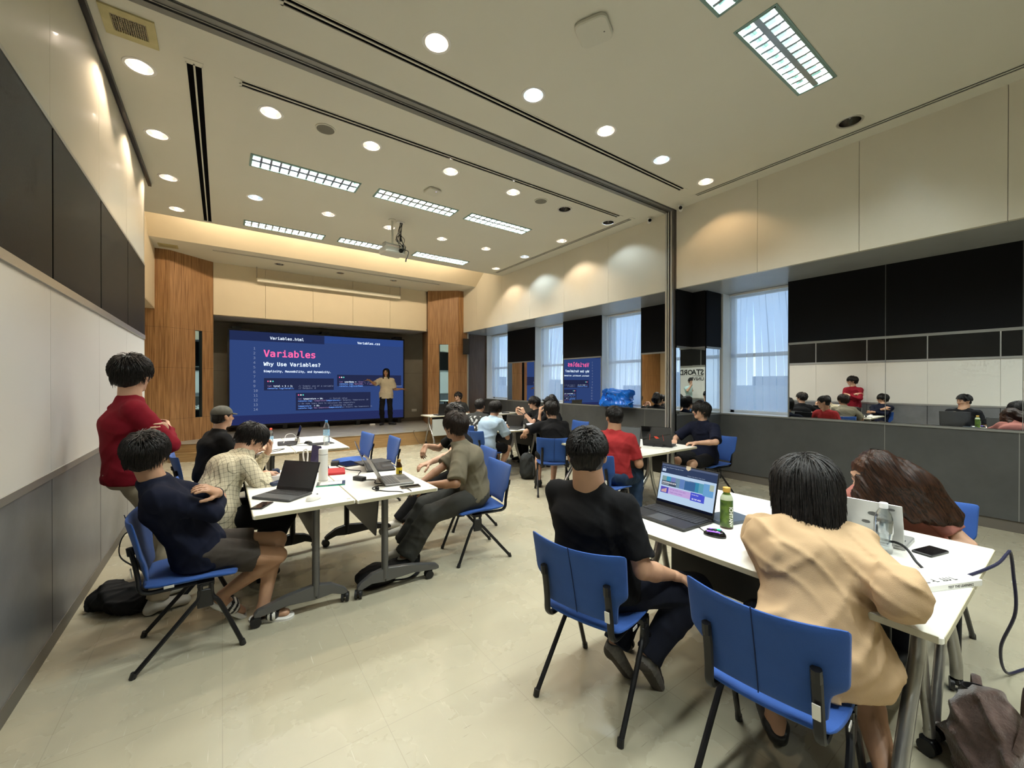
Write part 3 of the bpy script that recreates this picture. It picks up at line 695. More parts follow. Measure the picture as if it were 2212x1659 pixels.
scr(X0, X1, Z0, Z1, .018, emat('slide_blue', (.030, .060, .195), ES), 'slide')
scr(fx(0), fx(.49), fz(.10), Z1, .016, emat('slide_tab_dark', (.016, .026, .085), ES), 'slide_tab')
scr(fx(.49), fx(1), fz(.085), Z1, .0165, emat('slide_tab_blue', (.026, .062, .235), ES), 'slide_tab')
scr(fx(0), fx(1), Z0, fz(.90), .016, emat('slide_footer', (.020, .028, .11), ES), 'slide_footer')
CB = emat('slide_code_box', (.018, .024, .070), ES)
for q in ((.165, .545, .50, .635), (.565, .985, .455, .59), (.33, .775, .665, .865)): scr(fx(q[0]), fx(q[1]), fz(q[3]), fz(q[2]), .014, CB, 'code_box')
mw = Matrix(((1, 0, 0, 0), (0, 0, -1, .011), (0, 1, 0, 0), (0, 0, 0, 1)))
def T(items, col, s, nm): text_mesh(nm, [(a, fx(u), fz(v), sz*(Z1-Z0), of) for a, u, v, sz, of in items], emat('slide_text_'+nm, col, s), t, mw)
T([('Variables', .163, .265, .135, .006)], (.95, .13, .36), 1.2, 'title_text')
T([('Why Use Variables?', .163, .365, .074, .0035), ('Variables.html', .195, .075, .056, .002), ('Variables.css', .69, .075, .050, .002), ('Simplicity, Reusability, and Dynamicity.', .163, .435, .040, .0022),
   ('total = 5 + 3;', .212, .596, .032, .0008), ('userName =', .61, .548, .032, .0008), ('temperature = 20;', .37, .742, .029, .0008), ('= 25;', .43, .824, .029, .0008)], (.75, .86, 1), 1.25, 'white_text')
T([('console.log(total);', .182, .621, .032, .0008), ('console.log(', .578, .572, .032, .0008), ('console.log(userName', .578, .597, .032, .0008), ('console.log(', .342, .766, .029, .0008),
   ('temperature);', .50, .766, .029, .0008), ('temperature', .342, .824, .029, .0008), ('console.log(', .342, .848, .029, .0008), ('temperature);', .515, .848, .029, .0008)], (.16, .36, .95), 1.2, 'code_keyword')
T([('let', .182, .596, .032, 0), ('let', .578, .548, .032, 0), ('let', .342, .742, .029, 0), ("'Alex';", .69, .548, .032, 0), ("'Welcome, ' + userName);", .665, .572, .032, 0), ("'temperature:',", .425, .766, .029, 0), ("'New temperature:',", .425, .848, .026, 0)], (.48, .30, .62), .9, 'code_string')
T([('// Simple use of a variable', .345, .596, .032, 0), ('// Outputs: 8', .345, .621, .032, 0), ('// Declaring', .755, .548, .032, 0), ('// Reused', .93, .597, .028, 0), ('// Initial value', .52, .742, .029, 0),
   ('// Outputs: Temperature: 20', .58, .766, .029, 0), ('// Do some logic here to calculate new temperature', .342, .796, .029, 0), ('// Changing the value', .52, .824, .029, 0), ('// Outputs: New Temperature: 25', .60, .848, .026, 0)]
   + [(str(i+1), .112 if i < 9 else .112, .195+.0505*i, .050, 0) for i in range(14)], (.32, .38, .58), .8, 'comment_text')
for q in ((.185, .535), (.58, .485), (.345, .69)):
    for i, c in enumerate(((.9, .14, .3), (.9, .9, .9), (.12, .75, .62))):
        MB().lathe([(.018, 0), (.0001, 0)], n=14, R=RX(PI/2), c=(fx(q[0])+.055*i, .012, fz(q[1]))).build('window_dot', emat('dot%d_light' % i, c, 1.0), t)

# ---- things outside the windows
b = MB(); b.bb(40, 140, -60, 160, -20, -12)
o = b.build('plain_outside', mat('outside_haze_green', (.30, .34, .32), .9, var=.3, vscale=.1), smooth=False); struct(o)
rnd = random.Random(5); OB = mat('distant_building', (.42, .44, .46), .9, var=.15, vscale=.2)
for i in range(9):
    y = -60+i*22+rnd.uniform(-3, 3); h = rnd.uniform(1.5, 4.5); x = rnd.uniform(55, 80)
    b = MB(); w_ = rnd.uniform(5, 7); b.bb(-6, 6, -w_, w_, -14, h-1); b.bb(-2, 2, -2, 2, h-1, h+.3)
    o = b.build('distant_building', OB, smooth=False); o.location = (x, y, 0); tag(o, 'hazy grey low building far outside the windows, behind the blinds', 'building', 'hazy buildings outside the windows')
# ---- sign lettering on the panel beside the photographer, seen in the column mirrors
t = thing('wall_sign', 'black lettering on the white wall panel, seen only in the column mirrors', 'sign', (XL+.003, -.35, 0))
mwm = Matrix(((0, 0, 1, 0), (-1, 0, 0, -.10), (0, 1, 0, 0), (0, 0, 0, 1)))
text_mesh('lettering', [('STAMFORD', -.55, 1.83, .25, .006), ('INTERNATIONAL', -.54, 1.765, .07, 0), ('UNIVERSITY', -.55, 1.63, .16, .002)], BLACK, t, mwm, mono=False)
# ================================================================== implicit surfaces
V3 = lambda *a: np.array(a, float)
def nrm(v): v = np.asarray(v, float); return v/(np.linalg.norm(v)+1e-12)
def surfnet(D, lo, h):
    s = D < 0
    c = np.zeros(tuple(n-1 for n in D.shape), np.int8)
    C8 = [(i, j, k) for i in (0, 1) for j in (0, 1) for k in (0, 1)]
    def sl(A, o): return A[o[0]:A.shape[0]-1+o[0], o[1]:A.shape[1]-1+o[1], o[2]:A.shape[2]-1+o[2]]
    for o in C8: c += sl(s, o)
    m = (c > 0) & (c < 8)
    I = np.argwhere(m)
    if len(I) == 0: return np.zeros((0, 3)), np.zeros((0, 4), int)
    vals = {o: D[I[:, 0]+o[0], I[:, 1]+o[1], I[:, 2]+o[2]] for o in C8}
    acc = np.zeros((len(I), 3)); cnt = np.zeros(len(I))
    for a in C8:
        for ax in range(3):
            if a[ax] == 0:
                b = list(a); b[ax] = 1; b = tuple(b)
                da, db = vals[a], vals[b]; x = (da < 0) != (db < 0)
                t = np.where(x, da/(da-db+1e-12), 0); p = np.tile(np.array(a, float), (len(I), 1)); p[:, ax] = t
                acc += p*x[:, None]; cnt += x
    V = (I+acc/cnt[:, None])*h+lo
    idx = -np.ones(m.shape, np.int32); idx[m] = np.arange(len(I))
    F = []
    for ax in range(3):
        a, b = [(1, 2), (2, 0), (0, 1)][ax]
        s0 = s[tuple(slice(0, -1) if q == ax else slice(1, -1) for q in range(3))]
        s1 = s[tuple(slice(1, None) if q == ax else slice(1, -1) for q in range(3))]
        J = np.argwhere(s0 != s1)
        if not len(J): continue
        fl = s0[tuple(J.T)]
        off = np.ones(3, int); off[ax] = 0; J = J+off
        def g(da, db):
            K = J.copy(); K[:, a] -= da; K[:, b] -= db; return idx[K[:, 0], K[:, 1], K[:, 2]]
        q = np.stack([g(1, 1), g(0, 1), g(0, 0), g(1, 0)], 1); q[~fl] = q[~fl][:, ::-1]; F.append(q)
    F = np.concatenate(F); F = F[(F >= 0).all(1)]
    return V, F
class SDF:
    """prims: smooth union of tapered capsules and ellipsoids, with optional cuts; meshed by surface nets"""
    def __init__(s): s.P = []; s.cuts = []
    def cap(s, a, b, ra, rb=None, k=.02, cut=None, flat=None, g=0):
        s.P.append(('c', np.array(a, float), np.array(b, float), ra, ra if rb is None else rb, k, cut, flat, g)); return s
    def ell(s, c, r, k=.02, R=None, neg=False, cut=None, g=0):
        s.P.append(('n' if neg else 'e', np.array(c, float), np.array(r, float), R, None, k, cut, None, g)); return s
    def chain(s, pts, rs, k=.02, flat=None, cutend=None):
        for i in range(len(pts)-1): s.cap(pts[i], pts[i+1], rs[i], rs[i+1], k, flat=flat, cut=cutend if i == len(pts)-2 else None)
        return s
    def box_of(s):
        lo = np.full(3, 1e9); hi = -lo
        for p in s.P:
            if p[0] == 'n': continue
            if p[0] == 'c': r = max(p[3], p[4])*(max(1, p[7][1]) if p[7] else 1); l = np.minimum(p[1], p[2])-r; u = np.maximum(p[1], p[2])+r
            else: r = max(p[2]); l = p[1]-r; u = p[1]+r
            lo = np.minimum(lo, l); hi = np.maximum(hi, u)
        return lo, hi
    def mesh(s, h=.01, noise=None, inflate=0, post=None):
        lo, hi = s.box_of(); pad = 3*h+.01+inflate; lo = lo-pad; hi = hi+pad
        n = np.ceil((hi-lo)/h).astype(int)+1
        D = np.full(tuple(n), .3, np.float32)
        ax = [lo[i]+np.arange(n[i])*h for i in range(3)]
        for kind, A, B, ra, rb, k, cut, flat, g in s.P:
            if kind == 'c': r = max(ra, rb)*(max(1, flat[1]) if flat else 1)+k+4*h+inflate; l = np.minimum(A, B)-r; u = np.maximum(A, B)+r
            else: r = max(B)+k+4*h+inflate; l = A-r; u = A+r
            i0 = np.maximum(0, np.floor((l-lo)/h).astype(int)); i1 = np.minimum(n, np.ceil((u-lo)/h).astype(int)+1)
            if (i1 <= i0).any(): continue
            S = tuple(slice(i0[q], i1[q]) for q in range(3))
            X = ax[0][S[0]][:, None, None]; Y = ax[1][S[1]][None, :, None]; Z = ax[2][S[2]][None, None, :]
            if kind == 'c':
                d = B-A; L2 = d@d+1e-12
                px, py, pz = X-A[0], Y-A[1], Z-A[2]
                t = np.clip((px*d[0]+py*d[1]+pz*d[2])/L2, 0, 1)
                qx, qy, qz = px-t*d[0], py-t*d[1], pz-t*d[2]
                if flat is None: dd = np.sqrt(qx*qx+qy*qy+qz*qz)-(ra+(rb-ra)*t)
                else:       # flat = (axis vector, stretch along it)
                    w, st = np.array(flat[0], float), flat[1]
                    pr = qx*w[0]+qy*w[1]+qz*w[2]; q2 = qx*qx+qy*qy+qz*qz-pr*pr
                    dd = np.sqrt(np.maximum(q2, 0)+(pr/st)**2)-(ra+(rb-ra)*t)
            else:
                px, py, pz = X-A[0]+0*Y+0*Z, Y-A[1]+0*X+0*Z, Z-A[2]+0*X+0*Y
                if ra is not None:
                    R = np.asarray(ra); px, py, pz = (R[0][0]*px+R[0][1]*py+R[0][2]*pz, R[1][0]*px+R[1][1]*py+R[1][2]*pz, R[2][0]*px+R[2][1]*py+R[2][2]*pz)
                k0 = np.sqrt((px/B[0])**2+(py/B[1])**2+(pz/B[2])**2); k1 = np.sqrt((px/B[0]**2)**2+(py/B[1]**2)**2+(pz/B[2]**2)**2)+1e-9
                dd = k0*(k0-1)/k1
            if cut is not None:
                for cp, cn in (cut if isinstance(cut, list) else [cut]):
                    dd = np.maximum(dd, (X-cp[0])*cn[0]+(Y-cp[1])*cn[1]+(Z-cp[2])*cn[2])
            cur = D[S]
            if kind == 'n':
                hh = np.maximum(k-np.abs(cur+dd), 0)/k; D[S] = np.maximum(cur, -dd)+hh*hh*k*.25
            else:
                hh = np.maximum(k-np.abs(cur-dd), 0)/k; D[S] = np.minimum(cur, dd)-hh*hh*k*.25
        D -= inflate
        if noise is not None:
            m = np.abs(D) < .03+2*h; I = np.argwhere(m)
            P = I*h+lo; D[m] += noise(P).astype(np.float32)
        for cp, cn in s.cuts:
            D = np.maximum(D, ((ax[0]-cp[0])*cn[0])[:, None, None]+((ax[1]-cp[1])*cn[1])[None, :, None]+((ax[2]-cp[2])*cn[2])[None, None, :])
        if post is not None: D = post(D, ax)
        return surfnet(D, lo, h)
def folds(amp, scale=1.0, seed=0, drift=(0, 0, 1)):
    # long creases: sharp ridges with a wandering direction, each family only present in patches
    rs = np.random.RandomState(seed); K = []
    for f in (26, 30, 44, 52, 75, 90):
        d = rs.randn(3); d[2] = abs(d[2])*.9+.25; d = nrm(d); K.append((d*f*scale, rs.rand()*6.28, (26/f)**.8, nrm(rs.randn(3)), nrm(rs.randn(3)), nrm(rs.randn(3))*rs.uniform(9, 16), rs.rand()*6.28))
    def fn(P):
        out = 0
        for k, ph, a, w1, w2, mk, mp in K:
            Q = P@k+1.6*np.sin(P@(w1*11)+ph)+.8*np.sin(P@(w2*23)+mp)
            m = np.clip(.5+.9*np.sin(P@mk+mp), 0, 1)
            out = out+a*m*(np.exp(-(np.sin(Q*.5)/.34)**2)*1.3-.3)
        return -amp*out*.75
    return fn
def R_from(f, upv=(0, 0, 1)):
    """rows: right, forward, up"""
    f = nrm(f); r = nrm(np.cross(f, upv)); u = np.cross(r, f); return np.array([r, f, u])
def ik(a, t, l1, l2, pole):
    a, t, pole = map(lambda q: np.array(q, float), (a, t, pole)); d = t-a; L = np.linalg.norm(d); L2 = min(L, (l1+l2)*.995); d = d/L
    t = a+d*L2; x = (l1*l1-l2*l2+L2*L2)/(2*L2); y = math.sqrt(max(l1*l1-x*x, 0)); p = pole-d*(pole@d); return a+d*x+nrm(p)*y, t

# ================================================================== people
def skin_mat(n, c): return mat('skin_'+n, c, .48, bump=.08, bscale=300, var=.08, vscale=14)
SK = {'tan': skin_mat('tan', (.40, .215, .125)), 'light': skin_mat('light', (.56, .33, .22)), 'mid': skin_mat('mid', (.46, .26, .16)), 'brown': skin_mat('brown', (.33, .17, .095))}
LIP = mat('lip', (.36, .14, .11), .45); BROW = mat('eyebrow', (.015, .011, .009), .8); EYE = mat('eye_dark', (.02, .014, .01), .15)
def hair_mat(n, c, c2):
    m = mat('hair_'+n, c, .42, spec=.28); t, b = nodes(m); N = t.nodes; L = t.links
    tc = N.new('ShaderNodeTexCoord'); mp = N.new('ShaderNodeMapping'); mp.inputs['Scale'].default_value = (160, 160, 18)
    nz = N.new('ShaderNodeTexNoise'); nz.inputs['Scale'].default_value = 1; nz.inputs['Detail'].default_value = 3
    r = N.new('ShaderNodeValToRGB'); r.color_ramp.elements[0].position = .35; r.color_ramp.elements[1].position = .7; r.color_ramp.elements[0].color = (*c, 1); r.color_ramp.elements[1].color = (*c2, 1)
    bu = N.new('ShaderNodeBump'); bu.inputs['Strength'].default_value = .7; bu.inputs['Distance'].default_value = .004
    L.new(tc.outputs['Object'], mp.inputs[0]); L.new(mp.outputs[0], nz.inputs['Vector']); L.new(nz.outputs['Fac'], r.inputs[0]); L.new(r.outputs[0], b.inputs['Base Color'])
    L.new(nz.outputs['Fac'], bu.inputs['Height']); L.new(bu.outputs[0], b.inputs['Normal']); return m
HB = hair_mat('black', (.004, .0035, .003), (.022, .018, .016)); HBR = hair_mat('brown', (.012, .005, .003), (.075, .028, .012)); HDB = hair_mat('dark_brown', (.008, .005, .004), (.035, .022, .015))
def cloth(n, c, var=.12, **k): return mat('cloth_'+n, c, k.pop('rough', .88), bump=.3, bscale=500, var=var, vscale=9, spec=.18, **k)

def head_sdf(H, R, s=1.0, neck=None, nf=1.0):
    S = SDF(); L = lambda x, y, z: H+(R.T@np.array([x, y, z]))*s
    E = lambda c, r, k=.02, neg=False: S.ell(L(*c), np.array(r)*s, k*s, R, neg)
    E((0, -.014, .028), (.075, .093, .084)); E((0, .018, -.030), (.060, .070, .075), .03); E((0, .058, -.088), (.028, .024, .022), .03)
    E((0, .066, .022), (.052, .020, .014), .02); E((.032, .060, -.022), (.024, .022, .02), .02); E((-.032, .060, -.022), (.024, .022, .02), .02)
    E((.030, .090, .004), (.017, .012, .011), .008, True); E((-.030, .090, .004), (.017, .012, .011), .008, True)
    E((.030, .072, .004), (.013, .014, .012), .003); E((-.030, .072, .004), (.013, .014, .012), .003)
    S.cap(L(0, .088, .006), L(0, .104, -.024), .008*s, .012*s, .01); E((0, .098, -.028), (.017, .012, .009), .008)
    E((0, .084, -.052), (.024, .010, .0065), .006); E((0, .083, -.062), (.021, .010, .006), .006); E((0, .095, -.0568), (.024, .012, .0016), .003, True)
    for q in (1, -1):
        Ra = np.array([[1, 0, 0], [0, .94, .34], [0, -.34, .94]])@R
        S.ell(L(q*.083, -.008, -.006), np.array([.012, .020, .034])*s, .006, Ra); S.ell(L(q*.095, -.005, -.004), np.array([.005, .010, .018])*s, .005, Ra, neg=True)
    if neck is not None:
        a = L(0, -.022, -.045); S.cap(a, neck, .054*s*nf, .062*s*nf, .025)
    return S, L
def head_mi(V, F, H, R, s):
    c = (V[F].mean(1)-H)@R.T/s; x, y, z = np.abs(c[:, 0]), c[:, 1], c[:, 2]; mi = np.zeros(len(F), int)
    mi[(x < .023) & (y > .076) & (z < -.046) & (z > -.067)] = 1
    mi[(x > .014) & (x < .048) & (y > .055) & (np.abs(z-(.024-.12*np.abs(x-.03))) < .0042)] = 2
    mi[(((x-.030)/.011)**2+((z-.004)/.0048)**2 < 1) & (y > .06)] = 3
    return mi
def hand_sdf(wr, d, n, side, curl=.5, spread=1.0, s=1.0, point=False, thumb=.5):
    """wr wrist, d direction of the fingers, n palm normal (the way the palm faces), side: +1 thumb on d x n side"""
    d = nrm(d); n = nrm(n-d*np.dot(n, d)); t = np.cross(d, n)*side
    S = SDF(); P = lambda a, b, c: wr+(d*a+t*b+n*c)*s
    for b in (-.026, -.009, .009, .026): S.cap(P(.0, b*.55, 0), P(.083, b, 0), .0155*s, .0115*s, .014)
    S.cap(P(.005, .012, .004), P(.045, .026, .006), .018*s, .014*s, .016)
    spec = [(-.028, .060, .0078), (-.010, .072, .0085), (.009, .078, .0088), (.027, .070, .0085)]
    for i, (b, ln, r) in enumerate(spec):
        p = P(.086, b, -.001); ang = 0; sp = (b*.9)*spread; c = curl*(1.0+.12*(1.5-i)) if not (point and i == 3) else .05
        dirv = lambda a: (d*math.cos(a)+n*math.sin(a))
        rr = r*s
        for j, fr in enumerate((.44, .31, .25)):
            ang += c*(1.0, 1.25, .8)[j]
            q = p+(dirv(ang)*fr*ln+t*sp*fr*ln*6*.12)*s; S.cap(p, q, rr, rr*.9, .0035); p = q; rr *= .9
    p = P(.03, .033, .006); a = .75-.35*thumb
    dv = [nrm(d*math.cos(a)*.9+t*math.sin(a)*1.0+n*(.25+.35*thumb)), nrm(d*math.cos(a*.6)+t*math.sin(a*.5)+n*(.3+.6*thumb)), nrm(d*1.0-t*.05+n*(.4+.9*thumb))]
    for j, (ln, r) in enumerate(((.034, .0125), (.030, .0105), (.024, .0095))):
        q = p+dv[j]*ln*s; S.cap(p, q, r*s, r*s*.92, .006); p = q
    return S
def merge(parts):
    V, F, M_ = [], [], []; o = 0
    for v, f, m in parts:
        if len(v) == 0: continue
        V.append(v); F.append(f+o); M_.append(m if m is not None else np.zeros(len(f), int)); o += len(v)
    return np.concatenate(V), np.concatenate(F), np.concatenate(M_)
def taubin(V, F, it=2):
    if not len(V): return V
    e = np.concatenate([F[:, [0, 1]], F[:, [1, 2]], F[:, [2, 3]], F[:, [3, 0]]]); e = np.concatenate([e, e[:, ::-1]])
    cnt = np.bincount(e[:, 0], minlength=len(V))[:, None]
    for i in range(it*2):
        a = np.zeros_like(V)
        for q in range(3): a[:, q] = np.bincount(e[:, 0], V[e[:, 1], q], minlength=len(V))
        V = V+(.5 if i % 2 == 0 else -.51)*(a/np.maximum(cnt, 1)-V)
    return V
def locks(S_c, R, rad, n, length, seed, wid=.006, zmin=-.3, face=True, down=.0, lift=.003, spiky=0, part=None, fringe=.0, hang=0):
    """hair locks on an ellipsoid scalp: S_c centre, R head frame, rad radii. Returns V,F"""
    rs = np.random.RandomState(seed); V, F = [], []; o = 0
    for _ in range(n):
        z = rs.uniform(zmin, 1); a = rs.uniform(0, 2*PI); q = math.sqrt(max(0, 1-z*z)); p = np.array([q*math.cos(a), q*math.sin(a), z])   # local: x right y fwd z up
        if face and p[1] > .30 and p[2] < .42-fringe: continue
        if hang and p[1] > .15 and p[2] < .78: continue
        if face and p[1] > .05 and p[2] < .0: continue
        L = length*rs.uniform(.6, 1.25); m = 6; crown = nrm(np.array([0, -.35, 1]))
        pts = []; cur = p*rad; vel = None
        for j in range(m+1):
            pts.append(cur.copy())
            nn = nrm(cur/rad**2); away = cur/rad-crown*1.0; tg = away-nn*(away@nn); tg = nrm(tg+rs.randn(3)*.16+np.array([0, 0, -down]))
            if hang: tg = nrm(tg+np.array([math.copysign(.5 if cur[1] > -.02 else .06, cur[0]), -1.1 if cur[1] > -.02 else 0, 0])*max(0, 1-(cur/rad)[2]*.4))
            if vel is not None: tg = nrm(.55*vel+.45*tg)
            if (cur/rad)[2] < -.15 or (hang and (cur/rad)[2] < .15):
                tg = nrm(np.array([tg[0]*.12, tg[1]*.12, -1]))
                nxt = cur+tg*L/m
            else:
                nxt = cur+tg*L/m; k = np.linalg.norm(nxt/rad); nxt = nxt/k*(1+lift*(j+1)/rad[0]+spiky*rs.rand()*.1)
            vel = tg; cur = nxt
        pts = np.array(pts); w = wid*rs.uniform(.6, 1.3)
        for j, c in enumerate(pts):
            t = nrm(pts[min(j+1, m)]-pts[max(j-1, 0)]); nn = nrm(c/rad**2); sd = nrm(np.cross(t, nn)); f = math.sin(PI*(.16+.84*(1-j/m)) *.62) if j < m else .05
            ww = w*f
            V += [c+sd*ww-nn*.002, c+nn*ww*.5, c-sd*ww-nn*.002]
        for j in range(m):
            b = o+j*3
            F += [(b, b+1, b+4, b+3), (b+1, b+2, b+5, b+4)]
        o += (m+1)*3
    if not V: return np.zeros((0, 3)), np.zeros((0, 4), int)
    return np.array(V)@R+S_c, np.array(F)

def person(name_label, loc, face_yaw, P):
    """loc: ground point under the pelvis, face_yaw: direction the body faces, radians clockwise from +Y. P: pose and clothes."""
    lab = name_label
    root = thing('person', lab, 'person', (loc[0], loc[1], loc[2] if len(loc) > 2 else 0), -face_yaw, 'people in the seminar room')
    h = P.get('h', .012); g = P.get
    sc = g('scale', 1.0); stand = g('stand', False); fat = g('fat', 1.0)
    pel = V3(*g('pel', (0, 0, .92 if stand else .548)))
    lean = g('lean', (0, .04 if not stand else 0, 0))       # offset of the neck base from straight above the pelvis
    tl = .472*sc*g('tl', 1); nb = pel+np.array([lean[0], lean[1], 0]); dz = math.sqrt(max(.02, tl*tl-lean[0]**2-lean[1]**2)); nb = nb+V3(0, 0, dz)
    sy = g('shyaw', 0.); sd = V3(math.cos(sy), -math.sin(sy), g('shroll', 0.)); sd = nrm(sd)      # right direction of the shoulders
    sp = nrm(nb-pel); fwd = nrm(np.cross(V3(0, 0, 1), sd)); fwd = nrm(np.cross(sp, sd))
    bow = fwd*-.03*g('hunch', 1.0)
    sw = .172*sc*g('sw', 1.0)
    chest = pel+(nb-pel)*.66+bow; mid = pel+(nb-pel)*.33+bow*.8
    shR, shL = nb+sd*sw-sp*.078-fwd*.005+V3(*g('shR', (0, 0, 0))), nb-sd*sw-sp*.078-fwd*.005+V3(*g('shL', (0, 0, 0)))
    hy, hp, hr = g('head', (0, 0, 0))                       # yaw clockwise, pitch up, roll
    hf = V3(math.sin(hy)*math.cos(hp), math.cos(hy)*math.cos(hp), math.sin(hp)); hs = sc*g('hs', 1.0)
    Rh = R_from(hf)
    if hr: c, s_ = math.cos(hr), math.sin(hr); Rh = np.array([[c, 0, -s_], [0, 1, 0], [s_, 0, c]])@Rh
    H = nb+nrm(sp+V3(0, 0, .8)+.6*nrm(V3(hf[0], hf[1], 0))*g('neckf', .35))*.155*hs+V3(*g('headoff', (0, 0, 0)))
    ua, fa = .275*sc, .245*sc
    arms = {}
    for q, sh, wr, pole in ((1, shR, g('wrR'), g('poleR', (.6, -.5, -.6))), (-1, shL, g('wrL'), g('poleL', (-.6, -.5, -.6)))):
        wr = V3(*wr) if wr is not None else sh+V3(q*.05, .02, -.5)
        el, wr2 = ik(sh, wr, ua, fa, pole); arms[q] = (sh, el, wr2)
    hw = .092*sc; legs = {}
    for q, an, pole in ((1, g('anR'), g('lpR', (.1, 1, .5))), (-1, g('anL'), g('lpL', (-.1, 1, .5)))):
        hip = pel+V3(q*hw, .02, -.03)
        an = V3(*an) if an is not None else (V3(q*.10, .0, .085) if stand else V3(q*.12, .42, .085))
        kn, an2 = ik(hip, an, .43*sc, .41*sc, pole); legs[q] = (hip, kn, an2)
    skin = SK[g('skin', 'mid')]
    # ---------- body: one continuous surface from head to feet
    B = SDF(); tr_ = .93*fat
    def torso(S, f):
        S.cap(pel+V3(0, 0, .02), mid, .088*f*fat, .088*f*fat, .05, flat=(sd, 1.5)); S.cap(mid, chest, .088*f*fat, .098*f*(.5+.5*fat), .05, flat=(sd, 1.48))
        S.cap(chest, nb-sp*.075, .098*f, .062*f, .05, flat=(sd, 1.75)); S.cap(shR-sd*.02, shL+sd*.02, .047*f, .047*f, .05)
        for q_, sh_2 in ((1, shR), (-1, shL)): S.cap(nb-sp*.045+sd*q_*.02-fwd*.01, sh_2+sp*.008-sd*q_*.01, .050*f, .040*f, .045)
        S.cap(nb-sp*.10, nb-sp*.01, .075*f, .052*f, .04)
        if g('belly'): S.ell(pel+V3(0, .06, .10), (.14*fat, .12*fat, .12), .05)
    torso(B, .88)
    B.ell(pel+V3(0, -.01, 0), (.155*tr_, .11*tr_, .10), .04)
    af = g('armfat', 1.0)
    for q in (1, -1):
        sh, el, wr = arms[q]; B.cap(sh, el, .043*af, .035*af, .03); fm = el+(wr-el)*.35; B.chain([el, fm, wr], [.036*af, .037*af, .0235], .012)
        hip, kn, an = legs[q]; B.cap(hip, kn, .078*fat, .050, .03); cm = kn+(an-kn)*.30+fwd*-.010; B.chain([kn, cm, an], [.050, .053, .034], .02)
        td = nrm(V3(*(g('toR' if q > 0 else 'toL') or (q*.10, 1, 0))) if not isinstance(g('toR' if q > 0 else 'toL'), np.ndarray) else g('toR' if q > 0 else 'toL'))
        heel = an+V3(0, 0, -.05)-td*.035; toe = an+td*.14+V3(0, 0, -.052)+V3(0, 0, g('toez', 0)); legs[q] += (td, heel, toe)
        B.cap(heel, an+V3(0, 0, -.01), .028, .034, .02); B.cap(an+V3(0, 0, -.03), toe, .034, .024, .02, flat=(nrm(np.cross(td, V3(0, 0, 1))), 1.35))
    V, F = B.mesh(h); parts = [(V, F, None)]
    hh = g('hh', min(.006, h*.6)); S, L = head_sdf(H, Rh, hs, nb-sp*.02, 1+(fat-1)*1.1); V, F = S.mesh(hh); parts.append((V, F, head_mi(V, F, H, Rh, hs)))
    for q, key in ((1, 'handR'), (-1, 'handL')):
        sh, el, wr = arms[q]; hd = g(key, {})
        if hd is None: continue
        fd = nrm(wr-el); d = V3(*hd.get('d')) if hd.get('d') else fd; n = V3(*hd.get('n')) if hd.get('n') else nrm(np.cross(fd, V3(0, 0, 1)))*-q*0+V3(0, 0, -1)
        Hs = hand_sdf(wr, d, n, -q, hd.get('curl', .45), s=sc*g('hands', 1.0), thumb=hd.get('thumb', .5), point=hd.get('point', False))
        Hs.cap(wr-fd*.05, wr+nrm(d)*.01, .0255*sc, .022*sc, .012); V, F = Hs.mesh(g('hdh', max(.0042, h*.42))); parts.append((V, F, None))
    V, F, mi = merge([(taubin(v, f, 2), f, m) for v, f, m in parts])
    body = rawmesh('body', V, F, [skin, LIP, BROW, EYE], root, mi)
    # ---------- clothes
    top = g('top'); seed = g('seed', 1)
    if top:
        T = SDF(); loose = g('loose', 1.0); torso(T, 1.02+.10*loose); sleeve = g('sleeve', 'short')
        bot = g('hem', .04)                     # how far the shirt goes below the pelvis joint
        T.cap(pel+V3(0, 0, .04), pel-V3(0, -.01, bot), .102*fat*(1+.08*loose), .116*fat*(1+.1*loose), .05, flat=(sd, 1.48))
        if bot > .03: T.ell(pel+V3(0, .012, 0), (.168*fat+.014, .118*fat+.012, .13), .05)
        for q in (1, -1):
            sh, el, wr = arms[q]; e = nrm(el-sh)
            if sleeve == 'short': end = sh+e*ua*g('slen', .72); T.cap(sh, end+e*.02, .058*loose**.5, .062*loose**.6, .03, cut=(end, e))
            elif sleeve == 'oversize': end = el+nrm(wr-el)*.03; T.cap(sh-V3(0, 0, .01), el, .074, .080, .04); T.cap(el, end+nrm(wr-el)*.03, .08, .082, .03, cut=(end, nrm(wr-el)))
            else:
                fr = g('slf', .88); end = el+(wr-el)*fr; f = nrm(wr-el); T.cap(sh, el, .058*loose**.5, .050, .03); T.cap(el, end, .050, .036, .02, cut=(end-f*.0, f))
        if not g('nohemcut'): T.cuts.append((pel-V3(0, 0, bot), V3(0, g('hemtilt', .0), -1)))
        neckc = nb+nrm(H-nb)*g('collar', .012)
        T.cap(nb-sp*.08, neckc+nrm(H-nb)*.02, .078, .064, .03, cut=(neckc, nrm(H-nb)))
        for ex in g('extra_top', []): T.cap(*ex)
        V, F = T.mesh(g('ch', h), noise=folds(g('fold', .006), g('fscale', 1.0), seed))
        rawmesh(g('topname', 'shirt'), taubin(V, F, 1), F, [top], root)
        if g('graphic'): g('graphic')(root, V, F, nb, sp, sd, fwd)
    bm_ = g('bottom'); kind = g('legs', 'long')
